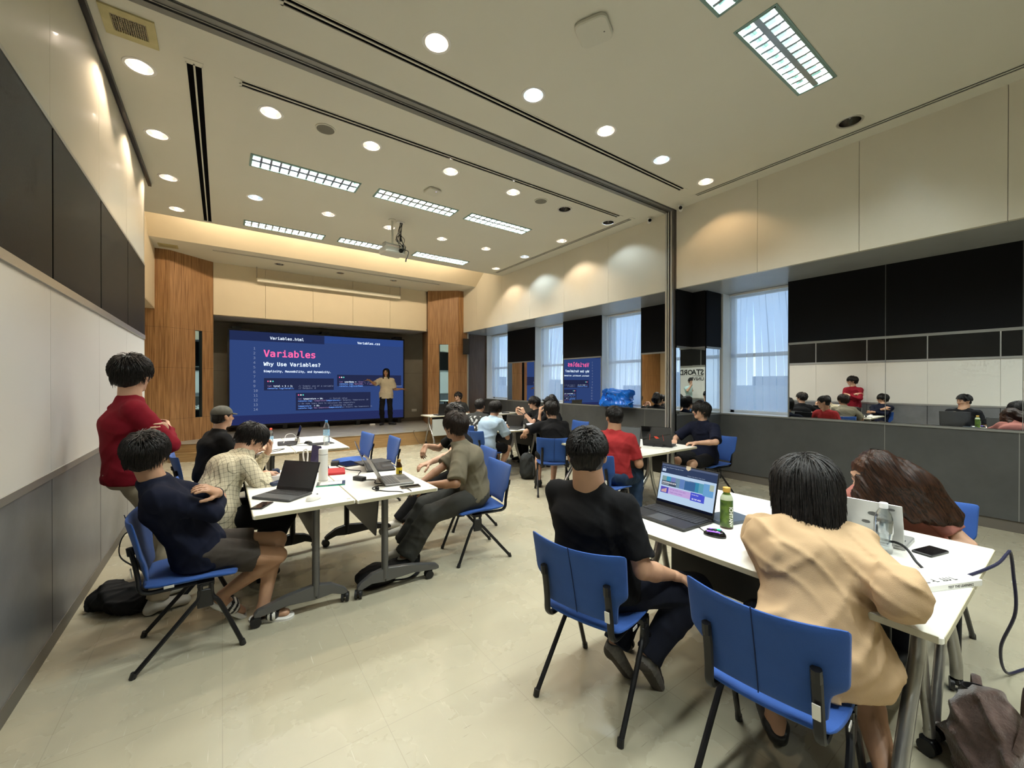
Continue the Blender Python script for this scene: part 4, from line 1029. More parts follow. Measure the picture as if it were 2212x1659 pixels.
    if bm_:
        Q = SDF(); Q.ell(pel+V3(0, 0, -.005), (.168*fat, .128*fat, .112), .04)
        lw = g('legw', 1.0)
        for q in (1, -1):
            hip, kn, an = legs[q][:3]
            if kind == 'short': e = nrm(kn-hip); end = hip+(kn-hip)*g('shortf', .72); Q.cap(hip, end+e*.03, .092*fat*lw, .082*lw, .03, cut=(end, e))
            else:
                Q.cap(hip, kn, .088*fat*lw, .070*lw, .03); e = nrm(an-kn); end = an-e*g('cuff', .01); Q.chain([kn, kn+(an-kn)*.35], [.070*lw, .070*lw], .02); Q.cap(kn+(an-kn)*.3, end+e*.03, .070*lw, .060*lw*g('flare', 1.0), .02, cut=(end, e))
        V, F = Q.mesh(g('ch', h), noise=folds(g('fold', .006)*.9, 1.1, seed+5))
        rawmesh('shorts' if kind == 'short' else 'trousers', taubin(V, F, 1), F, [bm_], root)
    sh_ = g('shoes')
    if sh_:
        for q in (1, -1):
            if g('oneshoe') == -q: continue
            hip, kn, an, td, heel, toe = legs[q]; Q = SDF(); w = nrm(np.cross(td, V3(0, 0, 1)))
            if sh_ == 'sandal':
                sole = MB(); c = (heel+toe)/2+V3(0, 0, -.027); Rm = Matrix([[w[0], td[0], 0], [w[1], td[1], 0], [w[2], td[2], 1]]) if abs(td[2]) < .2 else Matrix(np.stack([w, td, np.cross(w, td)], 1).tolist())
                sole.rbox(c, (.098, .275, .028), .045, R=Rm); o = sole.build('sandal', mat('sandal_white', (.72, .70, .65), .6), root)
                St = SDF(); m_ = an+td*.07+V3(0, 0, -.04); St.cap(m_-w*.035, m_+w*.035, .038, .038, .01, flat=(td, 1.1)); v, f = St.mesh(.006)
                stripe = (np.floor(((v[f].mean(1)-m_)@td)/.014).astype(int) % 2 == 0).astype(int)
                rawmesh('strap', v, f, [mat('sandal_white'), BLACK], o, stripe); continue
            ln = g('shoelen', .0)
            Q.cap(heel+V3(0, 0, .0), an+V3(0, 0, .01), .037, .042, .02, cut=(an+V3(0, 0, g('shoetop', .02)), V3(0, 0, 1))); Q.cap(an+V3(0, 0, -.03), toe+td*(.015+ln), .042, .029, .02, flat=(w, 1.3))
            if sh_ != 'flat': pass
            v, f = Q.mesh(g('sh_h', max(.006, h*.7)), noise=None)
            fc = v[f].mean(1); zl = (fc-heel)@nrm(np.cross(w, td)); mi = (zl < -.012).astype(int)
            rawmesh('shoe', v, f, [g('shoem', BLACK), g('solem', BLACK)], root, mi)
    # ---------- hair
    hm = g('hair', HB); st = g('style', 'short'); cs = H+(Rh.T@np.array([0, -.016, .030]))*hs
    Hr = SDF(); rad = np.array([.084, .100, .094])*hs*g('hv', 1.0)
    Hr.ell(cs, rad, .02, Rh)
    Lh = lambda x, y, z: H+(Rh.T@np.array([x, y, z]))*hs
    if st in ('short', 'mop', 'curly', 'fade'):
        low = -.035 if st != 'fade' else -.02
        if st != 'fade': Hr.ell(Lh(0, -.045, -.015), np.array([.076, .070, .062 if st != 'mop' else .078])*hs, .02, Rh)
        else: Hr.ell(Lh(0, -.042, -.026), np.array([.077, .064, .062])*hs, .015, Rh)
        Hr.ell(Lh(0, .092, -.050), np.array([.085, .088, .088])*hs, .012, Rh, neg=True)
        for q in (1, -1): Hr.ell(Lh(q*.092, .002, -.020), np.array([.028, .033, .044])*hs, .006, Rh, neg=True)
        Hr.ell(Lh(0, .02, -.12), np.array([.12, .085, .06])*hs, .012, Rh, neg=True)
    elif st == 'bob':
        Hr.ell(Lh(0, -.03, -.02), np.array([.100, .098, .105])*hs, .03, Rh); Hr.ell(Lh(0, -.045, -.070), np.array([.108, .088, .058])*hs, .03, Rh)
        Hr.ell(Lh(0, .105, -.06), np.array([.070, .095, .115])*hs, .012, Rh, neg=True)
    elif st == 'long':
        for q in (1, -1): Hr.cap(Lh(q*.055, -.015, .02), Lh(q*.066, .03, -.19), .038*hs, .03*hs, .03)
        Hr.cap(Lh(0, -.05, .0), Lh(0, -.07, -.20), .07*hs, .05*hs, .03); Hr.ell(Lh(0, .105, -.05), np.array([.058, .075, .125])*hs, .01, Rh, neg=True)
    for ex in g('extra_hair', []): Hr.cap(np.array(ex[0], float), np.array(ex[1], float), *ex[2:])
    V, F = Hr.mesh(hh*1.1, noise=folds(.004 if st != 'curly' else .010, 3.2 if st != 'curly' else 4.5, seed+9))
    nl = g('locks', 500); pp = [(taubin(V, F, 1), F, None)]
    if nl:
        kw = dict(length=.07*hs, wid=.006, fringe=.12 if st in ('mop',) else .0)
        if st == 'mop': kw.update(length=.095*hs, wid=.007, lift=.004)
        if st == 'curly': kw.update(length=.06, wid=.009, lift=.004, spiky=.35)
        if st == 'fade': kw.update(length=.035, wid=.004, zmin=.0, lift=.008, spiky=.6)
        if st == 'bob': kw.update(length=.20*hs, wid=.006, zmin=.0, hang=1); 
        if st == 'long': kw.update(length=.30*hs, wid=.006, hang=1, zmin=.0)
        kw.update(g('lockkw', {})); rr = rad*(1.0 if st != 'bob' else 1.03)
        v, f = locks(cs, Rh, rr, nl, seed=seed+3, **kw); pp.append((v, f, None))
    V, F, _ = merge(pp); rawmesh('hair', V, F, [hm], root)
    if g('cap'):
        C_ = SDF(); C_.ell(Lh(0, -.012, .045), np.array([.088, .104, .082])*hs, .01, Rh, cut=(Lh(0, 0, .030), -Rh[2])); V, F = C_.mesh(hh)
        o = rawmesh('baseball_cap', taubin(V, F, 1), F, [g('cap')], root)
        C_ = SDF(); C_.cap(Lh(0, .07, .034), Lh(0, .135, .024), .012*hs, .007*hs, .01, flat=(Rh[0], 5.5)); V, F = C_.mesh(.005); rawmesh('brim', V, F, [g('cap')], o)
    if g('glasses'):
        b = MB(); 
        for q in (1, -1):
            ring = [Lh(q*.032+.021*math.cos(a), .095, .002+.016*math.sin(a)) for a in np.linspace(0, 2*PI, 17)]
            b.tube(ring, .0016, 5, cap=False); b.tube([Lh(q*.053, .094, .006), Lh(q*.074, .04, .008), Lh(q*.080, -.02, .002)], .0018, 5)
        b.tube([Lh(-.012, .098, .006), Lh(.012, .098, .006)], .0016, 5); b.build('glasses', BLACKG, root)
    if g('watch'):
        q = g('watch'); sh, el, wr = arms[q]; f = nrm(wr-el); b = MB(); b.tube([wr-f*.035, wr-f*.015], .0285, 14); b.build('wristwatch', BLACK, root)
    root['_j'] = 1; del root['_j']
    return root, dict(H=H, Rh=Rh, nb=nb, sp=sp, sd=sd, fwd=fwd, arms=arms, legs=legs, pel=pel)
# ================================================================== CHAIRS
LABELM = mat('silver_label', (.62, .62, .60), .35, metal=.4)
def chair_proto():
    """origin on the floor below the seat centre, the sitter faces +Y"""
    t = thing('office_chair', 'blue upholstered chair with black tube frame', 'chair')
    # seat pad
    b = MB(); n = 9; W2 = .225; D2 = .225
    def seatpt(i, j, top):
        u = -1+2*i/(n-1); v = -1+2*j/(n-1)
        r = .88+.12*(1-abs(v)**3); x = u*W2*(r if v < 0 else .97+.03*(1-v*v)); y = v*D2*(1-.06*u*u)+.0
        z = .452-.012*v*v*(v > 0)*2-.010*(1-u*u)*(1-v*v)+.006*u*u
        if not top: z -= .036*(1 if max(abs(u), abs(v)) < .95 else .45); x *= .985; y *= .985
        return (x, y, z)
    vs = [seatpt(i, j, 1) for j in range(n) for i in range(n)]+[seatpt(i, j, 0) for j in range(n) for i in range(n)]
    fs = []
    for j in range(n-1):
        for i in range(n-1): k = j*n+i; fs += [(k, k+1, k+n+1, k+n), (n*n+k, n*n+k+n, n*n+k+n+1, n*n+k+1)]
    for i in range(n-1):
        for a in ((i, i+1), (n*(n-1)+i, n*(n-1)+i+1), (i*n, i*n+n), (i*n+n-1, i*n+2*n-1)): fs.append((a[0], a[1], a[1]+n*n, a[0]+n*n))
    b.add(vs, fs); b.build('seat', BLUE, t, sub=1, angle=70)
    # backrest: outline widens to the top, notched at the lower corners, curved in plan, raked
    def outline(v):     # v 0 bottom..1 top -> half width
        if v < .30: return .185+.01*v/.3
        if v < .40: return .195+(.243-.195)*(v-.30)/.10
        return .243+.007*(v-.4)/.6
    b = MB(); ny, nx = 15, 11; vs = []
    for side in (0, 1):
        for j in range(ny):
            v = j/(ny-1); hw = outline(v); z = .475+.345*v
            for i in range(nx):
                u = -1+2*i/(nx-1); top = -.018*(1-u*u)*(v**4)*1.0
                edge = min(1, (1-abs(u))*8, (1-v)*9, v*9); th = .014*(.35+.65*max(edge, 0)**.5)
                y = -.205-.075*v-.035*v*v*.4+.048*u*u*(.3+.7*v)+(th if side == 0 else -th)
                vs.append((u*hw, y, z+top))
    N_ = ny*nx; fs = []
    for j in range(ny-1):
        for i in range(nx-1): k = j*nx+i; fs += [(k, k+nx, k+nx+1, k+1), (N_+k, N_+k+1, N_+k+nx+1, N_+k+nx)]
    for i in range(nx-1): fs += [(i, i+1, N_+i+1, N_+i), (N_-nx+i, N_-nx+i+1, 2*N_-nx+i+1, 2*N_-nx+i)]
    for j in range(ny-1): fs += [(j*nx, j*nx+nx, N_+j*nx+nx, N_+j*nx), (j*nx+nx-1, j*nx+2*nx-1, N_+j*nx+2*nx-1, N_+j*nx+nx-1)]
    b.add(vs, fs); o = b.build('backrest', BLUE, t, sub=1, angle=70)
    b = MB(); b.tube([(-.006, -.205-.075*v-.014*v*v-.0155, .475+.345*v) for v in np.linspace(.02, .97, 8)], .0022, 5); b.build('seam', mat('dark_blue_seam', (.008, .02, .08), .9), o)
    for q in (1, -1):
        b = MB(); x = q*.165
        pts = bez([(x, -.262, .66), (x, -.245, .58), (x*1.01, -.232, .50), (x*1.02, -.225, .44), (x*1.02, -.195, .412), (x*1.02, -.12, .408), (x, .10, .408)], 5)
        b.tube(pts, .0115, 8, flat=1.5, up=(1, 0, 0)); b.tube([(x, -.264, .672), (x, -.258, .63)], .0165, 8); o = b.build('back_upright', BLACKM, t)
        if q == 1:
            b = MB(); b.box((x, -.259, .535), (.022, .004, .05), R=RX(.12)); b.build('sticker', WHITE, o, smooth=False)
        # rear and front leg of this side, meeting below the seat, with the coupling plate
        xi = q*.205; MB().tube(bez([(xi, .035, .405), (xi, .030, .33), (q*.212, -.02, .27), (q*.222, -.245, .012)], 5), .0125, 8).build('leg', BLACKM, t)
        MB().tube(bez([(xi, .085, .405), (xi, .090, .33), (q*.212, .13, .27), (q*.222, .235, .012)], 5), .0125, 8).build('leg', BLACKM, t)
        MB().rbox((q*.207, .058, .325), (.018, .075, .10), .008).build('coupling_plate', BLACK, t)
        for y in (-.248, .238): MB().tube([(q*.222, y*1.0, .0), (q*.221, y*.965, .03)], .0155, 8).build('foot_cap', BLACK, t)
    MB().rbox((.224, -.10, .440), (.004, .045, .014), .002).build('label_plate', LABELM, t)
    MB().bb(-.21, .21, .02, .10, .392, .414).build('underframe', BLACKM, t, smooth=False)
    return t
CH0 = chair_proto(); CH_used = [False]
def chair(x, y, deg, lab):
    """deg: clockwise from +Y, the way the sitter faces"""
    g = 'blue upholstered chairs'
    if not CH_used[0]: CH_used[0] = True; CH0.location = (x, y, 0); CH0.rotation_euler = (0, 0, -math.radians(deg)); CH0['label'] = lab; CH0['group'] = g; return CH0
    return dup(CH0, (x, y, 0), -math.radians(deg), lab, g)
chair(1.564, 1.43, 75, 'blue chair of the man in black at the front, whole backrest facing us')
chair(1.73, .68, 83, 'large blue chair nearest us, under the woman in the beige shirt')
chair(-.14, 3.11, 89, 'blue chair of the man in navy beside the left wall')
chair(-.02, 3.92, 86, 'blue chair behind the man in the checked shirt')
chair(-.14, 5.42, 82, 'blue chair under the man in the cap by the left column')
chair(1.88, 3.24, -82, 'blue chair of the man in the olive shirt, seen from its side')
chair(2.22, 3.98, -80, 'blue chair of the curly haired person, mostly hidden behind the olive shirt')
chair(1.50, 6.10, -95, 'empty blue chair, left of the pair behind the white flask table')
chair(1.66, 5.45, -88, 'empty blue chair, right of the pair, nearer to us')
chair(3.42, 5.60, 78, 'blue chair of the person in the pale blue shirt')
chair(3.60, 6.42, 60, 'blue chair of the person in the printed grey shirt')
chair(3.80, 4.38, 34, 'blue chair of the man in black at the middle table end')
chair(3.40, 3.04, 80, 'blue chair of the man in the red polo shirt')
chair(5.50, 3.05, -80, 'blue chair of the man with glasses beside the post')
chair(5.42, 5.72, -85, 'blue chair with its back beside the hooded person')
chair(5.36, 6.62, -85, 'blue chair of the person resting chin on clasped hands')
chair(3.60, 1.33, -92, 'empty blue chair at the left of the long haired girl')
chair(3.47, .63, -90, 'blue chair behind the long haired girl, right of her')
chair(5.24, 10.08, 188, 'blue chair of the person behind the laptop by the stage')

# ================================================================== TABLES
def caster(p, m=BLACK, r=.032):
    b = MB(); x, y = 0, 0
    for q in (-1, 1): b.tube([(q*.008, 0, r), (q*.024, 0, r)], r, 14)
    b.tube([(0, .0, r), (0, .0, r+.04)], .010, 8); b.rbox((0, .005, r+.018), (.03, .05, .03), .01); return b
def table(x, y, rz, lab, kind, L=1.40, D=.60, h=.74, flip=False):
    """origin floor below table centre; long side along local Y, depth along local X"""
    t = thing('folding_table', lab, 'table', (x, y, 0), rz, 'white topped folding tables on castors')
    b = MB(); b.rbox((0, 0, h-.0125), (D, L, .025), .012); b.build('tabletop', TOPW, t)
    b = MB(); c = .0015
    for q in (-1, 1): b.bb(q*(D/2)-.0012, q*(D/2)+.0012, -L/2+.012, L/2-.012, h-.024, h-.001); b.bb(-D/2+.012, D/2-.012, q*(L/2)-.0012, q*(L/2)+.0012, h-.024, h-.001)
    b.build('edge_band', EDGE, t, smooth=False)
    s = -1 if flip else 1
    if kind == 'T':
        for e in (-1, 1):
            yy = e*(L/2-.13); px = s*.07
            MB().tube([(px, yy, .10), (px, yy, h-.03)], .032, 14, flat=.75).build('post', STEEL if e < 0 else BLACKM, t)
            b = MB()
            for q, ln in ((-1, .36+px*s if s < 0 else .36), (1, .20)):
                x0, x1 = px, px+q*s*ln; m = (x0+x1)/2
                prof = [(x0, .175), (m, .150 if ln > .3 else .155), (x1-q*s*.02, .105), (x1, .085), (x1, .065), (x1-q*s*.03, .060), (m, .085), (x0, .075)]
                b.prism([(a, z) for a, z in prof], yy-.022, yy+.022, axis='y')
            b.build('foot', STEEL if e < 0 else BLACKM, t, smooth=False, bevel=.006)
            for q, ln in ((-1, .35), (1, .19)): o = caster(0).build('caster', BLACK, t); o.location = (px+q*s*ln, yy, 0); o.rotation_euler = (0, 0, q*.6+e)
            MB().tube([(px+.0, yy, h-.05), (px-.02, yy, h-.05)], .02, 8).bb(-.25, .25, yy-.02, yy+.02, h-.045, h-.026).build('bracket', BLACKM, t, smooth=False)
        xx = s*.10; MB().prism([(-L/2+.18, h-.05), (L/2-.18, h-.05), (L/2-.25, h-.36), (-L/2+.25, h-.36)], xx-.006, xx+.006, axis='x').build('modesty_panel', DGREY, t, smooth=False, bevel=.003)
    else:
        for e in (-1, 1):
            yy = e*(L/2-.12)
            MB().tube(bez([(s*-.24, yy, .075), (s*-.225, yy, .16), (s*-.10, yy, .34), (s*.02, yy, .48), (s*.06, yy, .62), (s*.05, yy, h-.03)], 6), .024, 12).build('leg', SILVER, t)
            MB().tube(bez([(s*.25, yy, .075), (s*.235, yy, .15), (s*.14, yy, .36), (s*.09, yy, .55), (s*.08, yy, h-.03)], 6), .019, 12).build('leg', SILVER, t)
            for q in (-1, 1): o = caster(0).build('caster', BLACK, t); o.location = (q*s*.245, yy, 0); o.rotation_euler = (0, 0, q*.5+e*.8)
            MB().bb(-.24, .24, yy-.022, yy+.022, h-.05, h-.026).build('bracket', BLACKM, t, smooth=False, bevel=.004)
        MB().bb(s*.055, s*.067, -L/2+.20, L/2-.20, h-.34, h-.05).build('modesty_panel', BLACK, t, smooth=False, bevel=.004)
        MB().tube([(s*.07, -L/2+.13, h-.06), (s*.07, L/2-.13, h-.06)], .014, 10).build('crossbar', BLACKM, t)
    MB().bb(D/2-.045, D/2-.02, -L/2+.05, -L/2+.075, h, h+.0006).build('corner_sticker', mat('grey_sticker', (.5, .49, .44), .5), t, smooth=False)
    return t
table(.452, 3.622, 0, 'white table with the black laptop, nearest the left wall', 'T')
table(1.057, 3.60, 0, 'white table with the grey laptop in front of the olive shirted man', 'T', flip=True)
table(.40, 6.06, 0, 'white table by the stage with the small red capped bottle', 'T')
table(1.005, 6.06, 0, 'white table by the stage carrying the tall water bottle', 'T', flip=True)
table(4.02, 3.56, 0, 'white table where the red polo man types', 'curved')
table(4.625, 3.58, 0, 'white table in front of the man with glasses', 'curved', flip=True)
table(4.03, 6.30, 0, 'white table of the pale blue shirted person', 'curved')
table(4.635, 6.32, 0, 'white table in front of the chin resting person', 'curved', flip=True)
table(2.165, .965, 0, 'white table nearest us with the lit gaming laptop and green bottle', 'curved')
table(2.772, .965, 0, 'white table in front of the long haired girl, bearing the black phone', 'curved', flip=True)
t = table(4.72, 9.42, PI/2, 'white table with grey front panel near the stage, big black laptop on top', 'curved', L=1.30)
MB().bb(-.30, -.288, -.60, .60, .26, .66).build('front_panel', mat('pale_grey_panel', (.42, .44, .42), .5), t, smooth=False, bevel=.01)
table(6.02, 9.02, PI/2+.25, 'far white table under the window by the stage', 'curved', L=1.2, D=.5)

# ================================================================== LAPTOPS
TZ = .74
def laptop(x, y, deg, lab, w=.34, d=.235, ang=110, body=BLACK, lid=BLACK, screen=BLACKG, kb=None, gap=.012, lit=None, logo=None):
    """deg: clockwise from +Y, the way the user looks (towards the screen). origin at base centre"""
    t = thing('laptop', lab, 'laptop', (x, y, TZ), -math.radians(deg), 'open laptops on the tables'); 
    MB().rbox((0, 0, .009), (w, d, .018), .012).build('base', body, t)
    K = kb or mat('key_black', (.02, .02, .022), .5); b = MB(); rows, cols = 5, 14; kw = (w-.03)/cols; kh = d*.46/rows
    for r in range(rows):
        c = 0
        while c < cols:
            span = 5 if (r == 0 and c == 4) else 1
            x0 = -w/2+.015+c*kw; b.bb(x0+.0012, x0+span*kw-.0012, d*.0-.005+r*kh+.0012+d*.0, d*.0-.005+(r+1)*kh-.0012, .018, .0205); c += span
    b.build('keyboard', K, t, smooth=False); MB().bb(-.055, .055, -d/2+.012, -.022, .0180, .0186).build('touchpad', DGREY if body != ALU else mat('pad_grey', (.35, .35, .34), .4), t, smooth=False)
    # lid, hinged at y = +d/2, opened by ang from closed
    a = math.radians(ang); H = d*.98; R = RX(PI-a)    # local: lid plane
    hy = d/2-.006; hz = .018
    def P(u, v, o): # u across, v up the lid, o out of the front (screen side)
        vy, vz = -math.cos(a), math.sin(a); ny, nz = -math.sin(a), -math.cos(a)
        return Vector((u, hy+vy*v+ny*o, hz+vz*v+nz*o))
    b = MB(); th = .006
    c8 = [P(-w/2, 0, 0), P(w/2, 0, 0), P(w/2, H, 0), P(-w/2, H, 0), P(-w/2, 0, -th), P(w/2, 0, -th), P(w/2, H, -th), P(-w/2, H, -th)]
    b.add(c8, [(0, 1, 2, 3), (7, 6, 5, 4), (0, 4, 5, 1), (1, 5, 6, 2), (2, 6, 7, 3), (3, 7, 4, 0)]); o = b.build('lid', lid, t, smooth=False, bevel=.003)
    m = .008; MB().quad(P(-w/2+.003, .004, .0008), P(w/2-.003, .004, .0008), P(w/2-.003, H-.003, .0008), P(-w/2+.003, H-.003, .0008)).build('bezel', BLACK, o, smooth=False)
    MB().quad(P(-w/2+m, .022, .0014), P(w/2-m, .022, .0014), P(w/2-m, H-m, .0014), P(-w/2+m, H-m, .0014)).build('screen', screen, o, smooth=False)
    if lit: lit(o, P, w, H, m)
    if logo: logo(o, P, w, H)
    MB().tube([P(-w/2+.05, -.001, -.003), P(w/2-.05, -.001, -.003)], .006, 8).build('hinge', BLACK if body != ALU else DGREY, t)
    return t
def flat(o, nm, P, pts, m, off): return MB().quad(*[P(u, v, off) for u, v in pts]).build(nm, m, o, smooth=False)
def rr(u0, u1, v0, v1): return [(u0, v0), (u1, v0), (u1, v1), (u0, v1)]
def webpage(o, P, w, H, m):
    W_ = w-2*m; h0, h1 = .022, H-m; hh = h1-h0
    def B(nm, a, b, c, d, col, s, off=.002): flat(o, nm, P, rr(-W_/2+W_*a, -W_/2+W_*b, h0+hh*c, h0+hh*d), emat('page_'+'%d_%d_%d' % tuple(int(q*99) for q in col), col, s), off)
    B('page', 0, 1, .06, .98, (.50, .66, .86), .95, .0018); B('page_header', 0, 1, .76, .98, (.035, .055, .12), .9); B('page_header', 0, 1, .95, 1, (.10, .13, .22), .9, .0022); B('taskbar', 0, 1, 0, .06, (.006, .008, .02), .8)
    B('logo_box', .02, .09, .80, .87, (.5, .62, .8), .9, .0024)
    rnd = random.Random(2)
    for i in range(9): a = .04+i*.085; B('banner_photo', a, a+.085, .44, .68, (rnd.uniform(.04, .25), rnd.uniform(.15, .38), rnd.uniform(.35, .6)), .9, .0022)
    B('banner_caption', .04, .32, .44, .56, (.06, .08, .12), .9, .0026); B('banner_photo', .80, .97, .40, .70, (.16, .38, .68), .9, .0024); B('banner_photo', .90, .97, .55, .70, (.45, .52, .42), .9, .0026)
    B('banner_photo', .47, .66, .44, .66, (.05, .14, .33), .9, .0025)
    B('promo_strip', .04, .19, .24, .40, (.10, .08, .45), .95); B('promo_strip', .19, .60, .24, .41, (.55, .38, .72), .95); B('promo_strip', .60, .84, .22, .42, (.07, .09, .62), .95)
    for i in range(5): B('hand_figure', .06+.02*i, .075+.02*i, .26, .32+.012*i, (.75, .45, .35), .95, .0026)
    mwq = Matrix([[1, 0, 0, 0], [0, 0, 0, 0], [0, 0, 0, 0], [0, 0, 0, 1]])
    v0 = P(0, 0, .003); ex = P(1, 0, .003)-v0; ev = P(0, 1, .003)-v0; en = ex.cross(ev)
    mwq = Matrix((ex, ev, en)).transposed().to_4x4(); mwq.translation = v0
    def X(a): return -W_/2+W_*a
    def Z(c): return h0+hh*c
    text_mesh('page_text', [('UNDERGRADUATE', X(.05), Z(.50), .012, .0003), ('PROGRAMMES', X(.05), Z(.46), .008, 0)], emat('page_white', (.9, .9, .95), 1), o, mwq, mono=False)
    text_mesh('page_text', [('Home  About  Admission  Programmes  Student', X(.03), Z(.90), .0075, 0), ('Academics  Study  Research  News  Contact', X(.50), Z(.79), .0065, 0)], emat('page_nav', (.5, .6, .75), 1), o, mwq, mono=False)
    text_mesh('page_text', [('Scholarships', X(.62), Z(.36), .009, 0), ('02 769 4000', X(.63), Z(.25), .012, .0003)], emat('page_white'  , (.9, .9, .95), 1), o, mwq, mono=False)
    text_mesh('page_text', [('Spring intake now open', X(.22), Z(.35), .012, 0), ('Apply today online', X(.22), Z(.28), .012, 0)], emat('page_mauve', (.25, .12, .40), 1), o, mwq, mono=False)
    MB().add([P(-.016, H+.001, .003), P(.016, H+.001, .003), P(.016, H-.018, .003), P(0, H-.028, .003), P(-.016, H-.018, .003)], [(0, 1, 2, 3, 4)]).build('webcam_sticker', mat('cream_sticker', (.75, .62, .45), .5), o, smooth=False)
def redlogo(o, P, w, H):
    R_ = mat('red_logo', (.75, .07, .03), .4); b = MB(); c = [(-.035, .10), (-.005, .125), (.028, .125), (.018, .105), (.002, .092), (-.012, .096)]
    b.add([P(u, v, -.0075) for u, v in c], [(0, 1, 2, 3, 4, 5)]); b.build('lid_logo', R_, o, smooth=False)
    for q in (-1, 1): flat(o, 'lid_stripe', P, [(q*.085, .07), (q*.088, .07), (q*.078, .15), (q*.075, .15)], R_, -.0075)
laptop(.35, 3.31, 50, 'open black laptop with dark screen beside the white mouse', w=.32, d=.22, ang=112, body=DGREY, screen=mat('dark_screen', (.035, .035, .037), .25),
       logo=None)
laptop(1.16, 3.30, -84, 'open grey laptop in front of the olive shirted man', w=.33, d=.23, ang=118, body=mat('gunmetal', (.18, .18, .175), .4, metal=.5), lid=mat('gunmetal'), kb=mat('key_grey', (.07, .07, .07), .5))
MARB = mat('glossy_patterned_lid', (.30, .30, .29), .12, var=.85, vscale=7)
laptop(1.22, 3.90, -78, 'black laptop with glossy smoky lid behind the grey laptop', w=.36, d=.25, ang=112, lid=MARB)
laptop(.70, 6.12, 95, 'laptop standing nearly edge on behind the raised hand, by the stage', w=.32, d=.22, ang=105)
laptop(2.185, 1.46, 93, 'black gaming laptop with a lit website on screen', w=.40, d=.28, ang=104, lit=webpage)
STK = mat('silver_lid', (.50, .50, .49), .38, metal=.5, var=.1)
def stickers(o, P, w, H):
    for u, v, s in ((-.12, .19, .012), (.12, .20, .012), (-.05, .15, .018), (-.09, .12, .025), (-.02, .10, .015)):
        MB().add([P(u+s*math.cos(a)*1.2, v+s*.6*math.sin(a), -.0075) for a in np.linspace(0, 2*PI, 9)[:-1]], [tuple(range(8))]).build('lid_sticker', mat('grey_sticker_dark', (.12, .12, .12), .6), o, smooth=False)
laptop(2.79, .675, -91, 'silver laptop with stickers on its lid, facing the long haired girl', w=.32, d=.22, ang=106, body=mat('pale_grey_body', (.35, .35, .34), .4, metal=.4), lid=STK, logo=stickers)
def docpage(o, P, w, H, m): flat(o, 'page', P, rr(-w/2+.014, w/2-.014, .04, H-.05), emat('page_pale_blue', (.42, .60, .95), 1.0), .002)
laptop(2.46, .88, 84, 'small dark laptop with pale blue page lit, in front of the beige shirt', w=.30, d=.21, ang=108, lit=docpage)
laptop(4.02, 3.33, 70, 'open dark grey laptop used by the red polo man', w=.36, d=.25, ang=105, body=DGREY, lid=DGREY, screen=mat('grey_screen', (.10, .11, .115), .2))
laptop(4.62, 3.22, -112, 'black laptop with red emblem on its lid, facing the man with glasses', w=.36, d=.26, ang=108, lid=BLACKG, logo=redlogo)
laptop(4.14, 5.86, 60, 'black laptop of the pale blue shirted person', w=.34, d=.23, ang=108)
def apple(o, P, w, H): MB().add([P(.014*math.cos(a), H*.5+.016*math.sin(a), -.0075) for a in np.linspace(0, 2*PI, 13)[:-1]], [tuple(range(12))]).build('lid_logo', emat('white_logo_glow', (1, 1, 1), 1), o, smooth=False)
laptop(4.36, 6.45, -100, 'small silver laptop with round white emblem on the middle table', w=.28, d=.20, ang=110, body=ALU, lid=mat('silver_lid_plain', (.6, .6, .6), .4, metal=.3), logo=apple)
laptop(4.60, 6.05, -95, 'dark grey laptop in front of the hooded person', w=.34, d=.24, ang=118, lid=DGREY)
laptop(4.08, 6.72, 70, 'black laptop before the printed grey shirt', w=.34, d=.24, ang=105)
laptop(4.50, 9.32, 178, 'big black laptop on the panelled table by the stage', w=.42, d=.28, ang=100)

# ================================================================== SMALL THINGS ON THE TABLES
def bottle(x, y, lab, prof, cap, capm, bodym, liquid=None, label=None, n=20, z=TZ, name='water_bottle'):
    t = thing(name, lab, 'bottle', (x, y, z), 0, 'drink bottles on the tables'); MB().lathe([(.001, .002)]+prof, n=n).build('bottle_body', bodym, t)
    if liquid: 
        lv, lm = liquid; MB().lathe([(.001, .004)]+[(max(.001, r-.003), zz) for r, zz in prof if zz <= lv]+[(.001, lv)], n=n).build('liquid', lm, t)
    MB().lathe([(cap[0], cap[1]), (cap[0], cap[2]), (cap[0]*.85, cap[2]+.002), (.001, cap[2]+.002)], n=n).build('cap', capm, t)
    if label: r, a, b_, m = label; MB().lathe([(r, a), (r, b_)], n=n).build('label', m, t)
    return t
WPROF = [(.030, .003), (.032, .012), (.0315, .03), (.0325, .05), (.031, .07), (.0325, .09), (.0325, .14), (.032, .155), (.026, .175), (.016, .192), (.0135, .196), (.0135, .205)]
def scale(p, s, r=1): return [(a*s*r, b*s) for a, b in p]
LQ = clear_mat('clear_water', (.90, .95, .97), .02)
WL = mat('white_label', (.72, .75, .78), .4); BL = mat('blue_white_label', (.10, .35, .62), .35, var=.9, vscale=40, vcol=(.6, .75, .85))
b_ = bottle(2.585, .57, 'clear water bottle with white cap beside the silver laptop', scale(WPROF, 1.08, 1.0), (.0165, .212, .236), mat('white_cap', (.85, .86, .88), .35), PET, (.155, LQ), (.0355, .098, .148, clear_mat('milky_label', (.75, .80, .85), .25)))
bottle(1.10, 5.70, 'tall clear water bottle with blue cap on the table by the stage', scale(WPROF, 1.48, .82), (.0165, .295, .322), mat('blue_cap', (.05, .25, .65), .35), PET, (.12, LQ), (.0395, .125, .205, BL))
bottle(.52, 6.18, 'small clear bottle with red cap near the raised hand', scale(WPROF, .95, .95), (.0155, .19, .212), mat('red_cap', (.75, .10, .06), .35), PET, (.12, LQ), (.0300, .07, .11, BL))
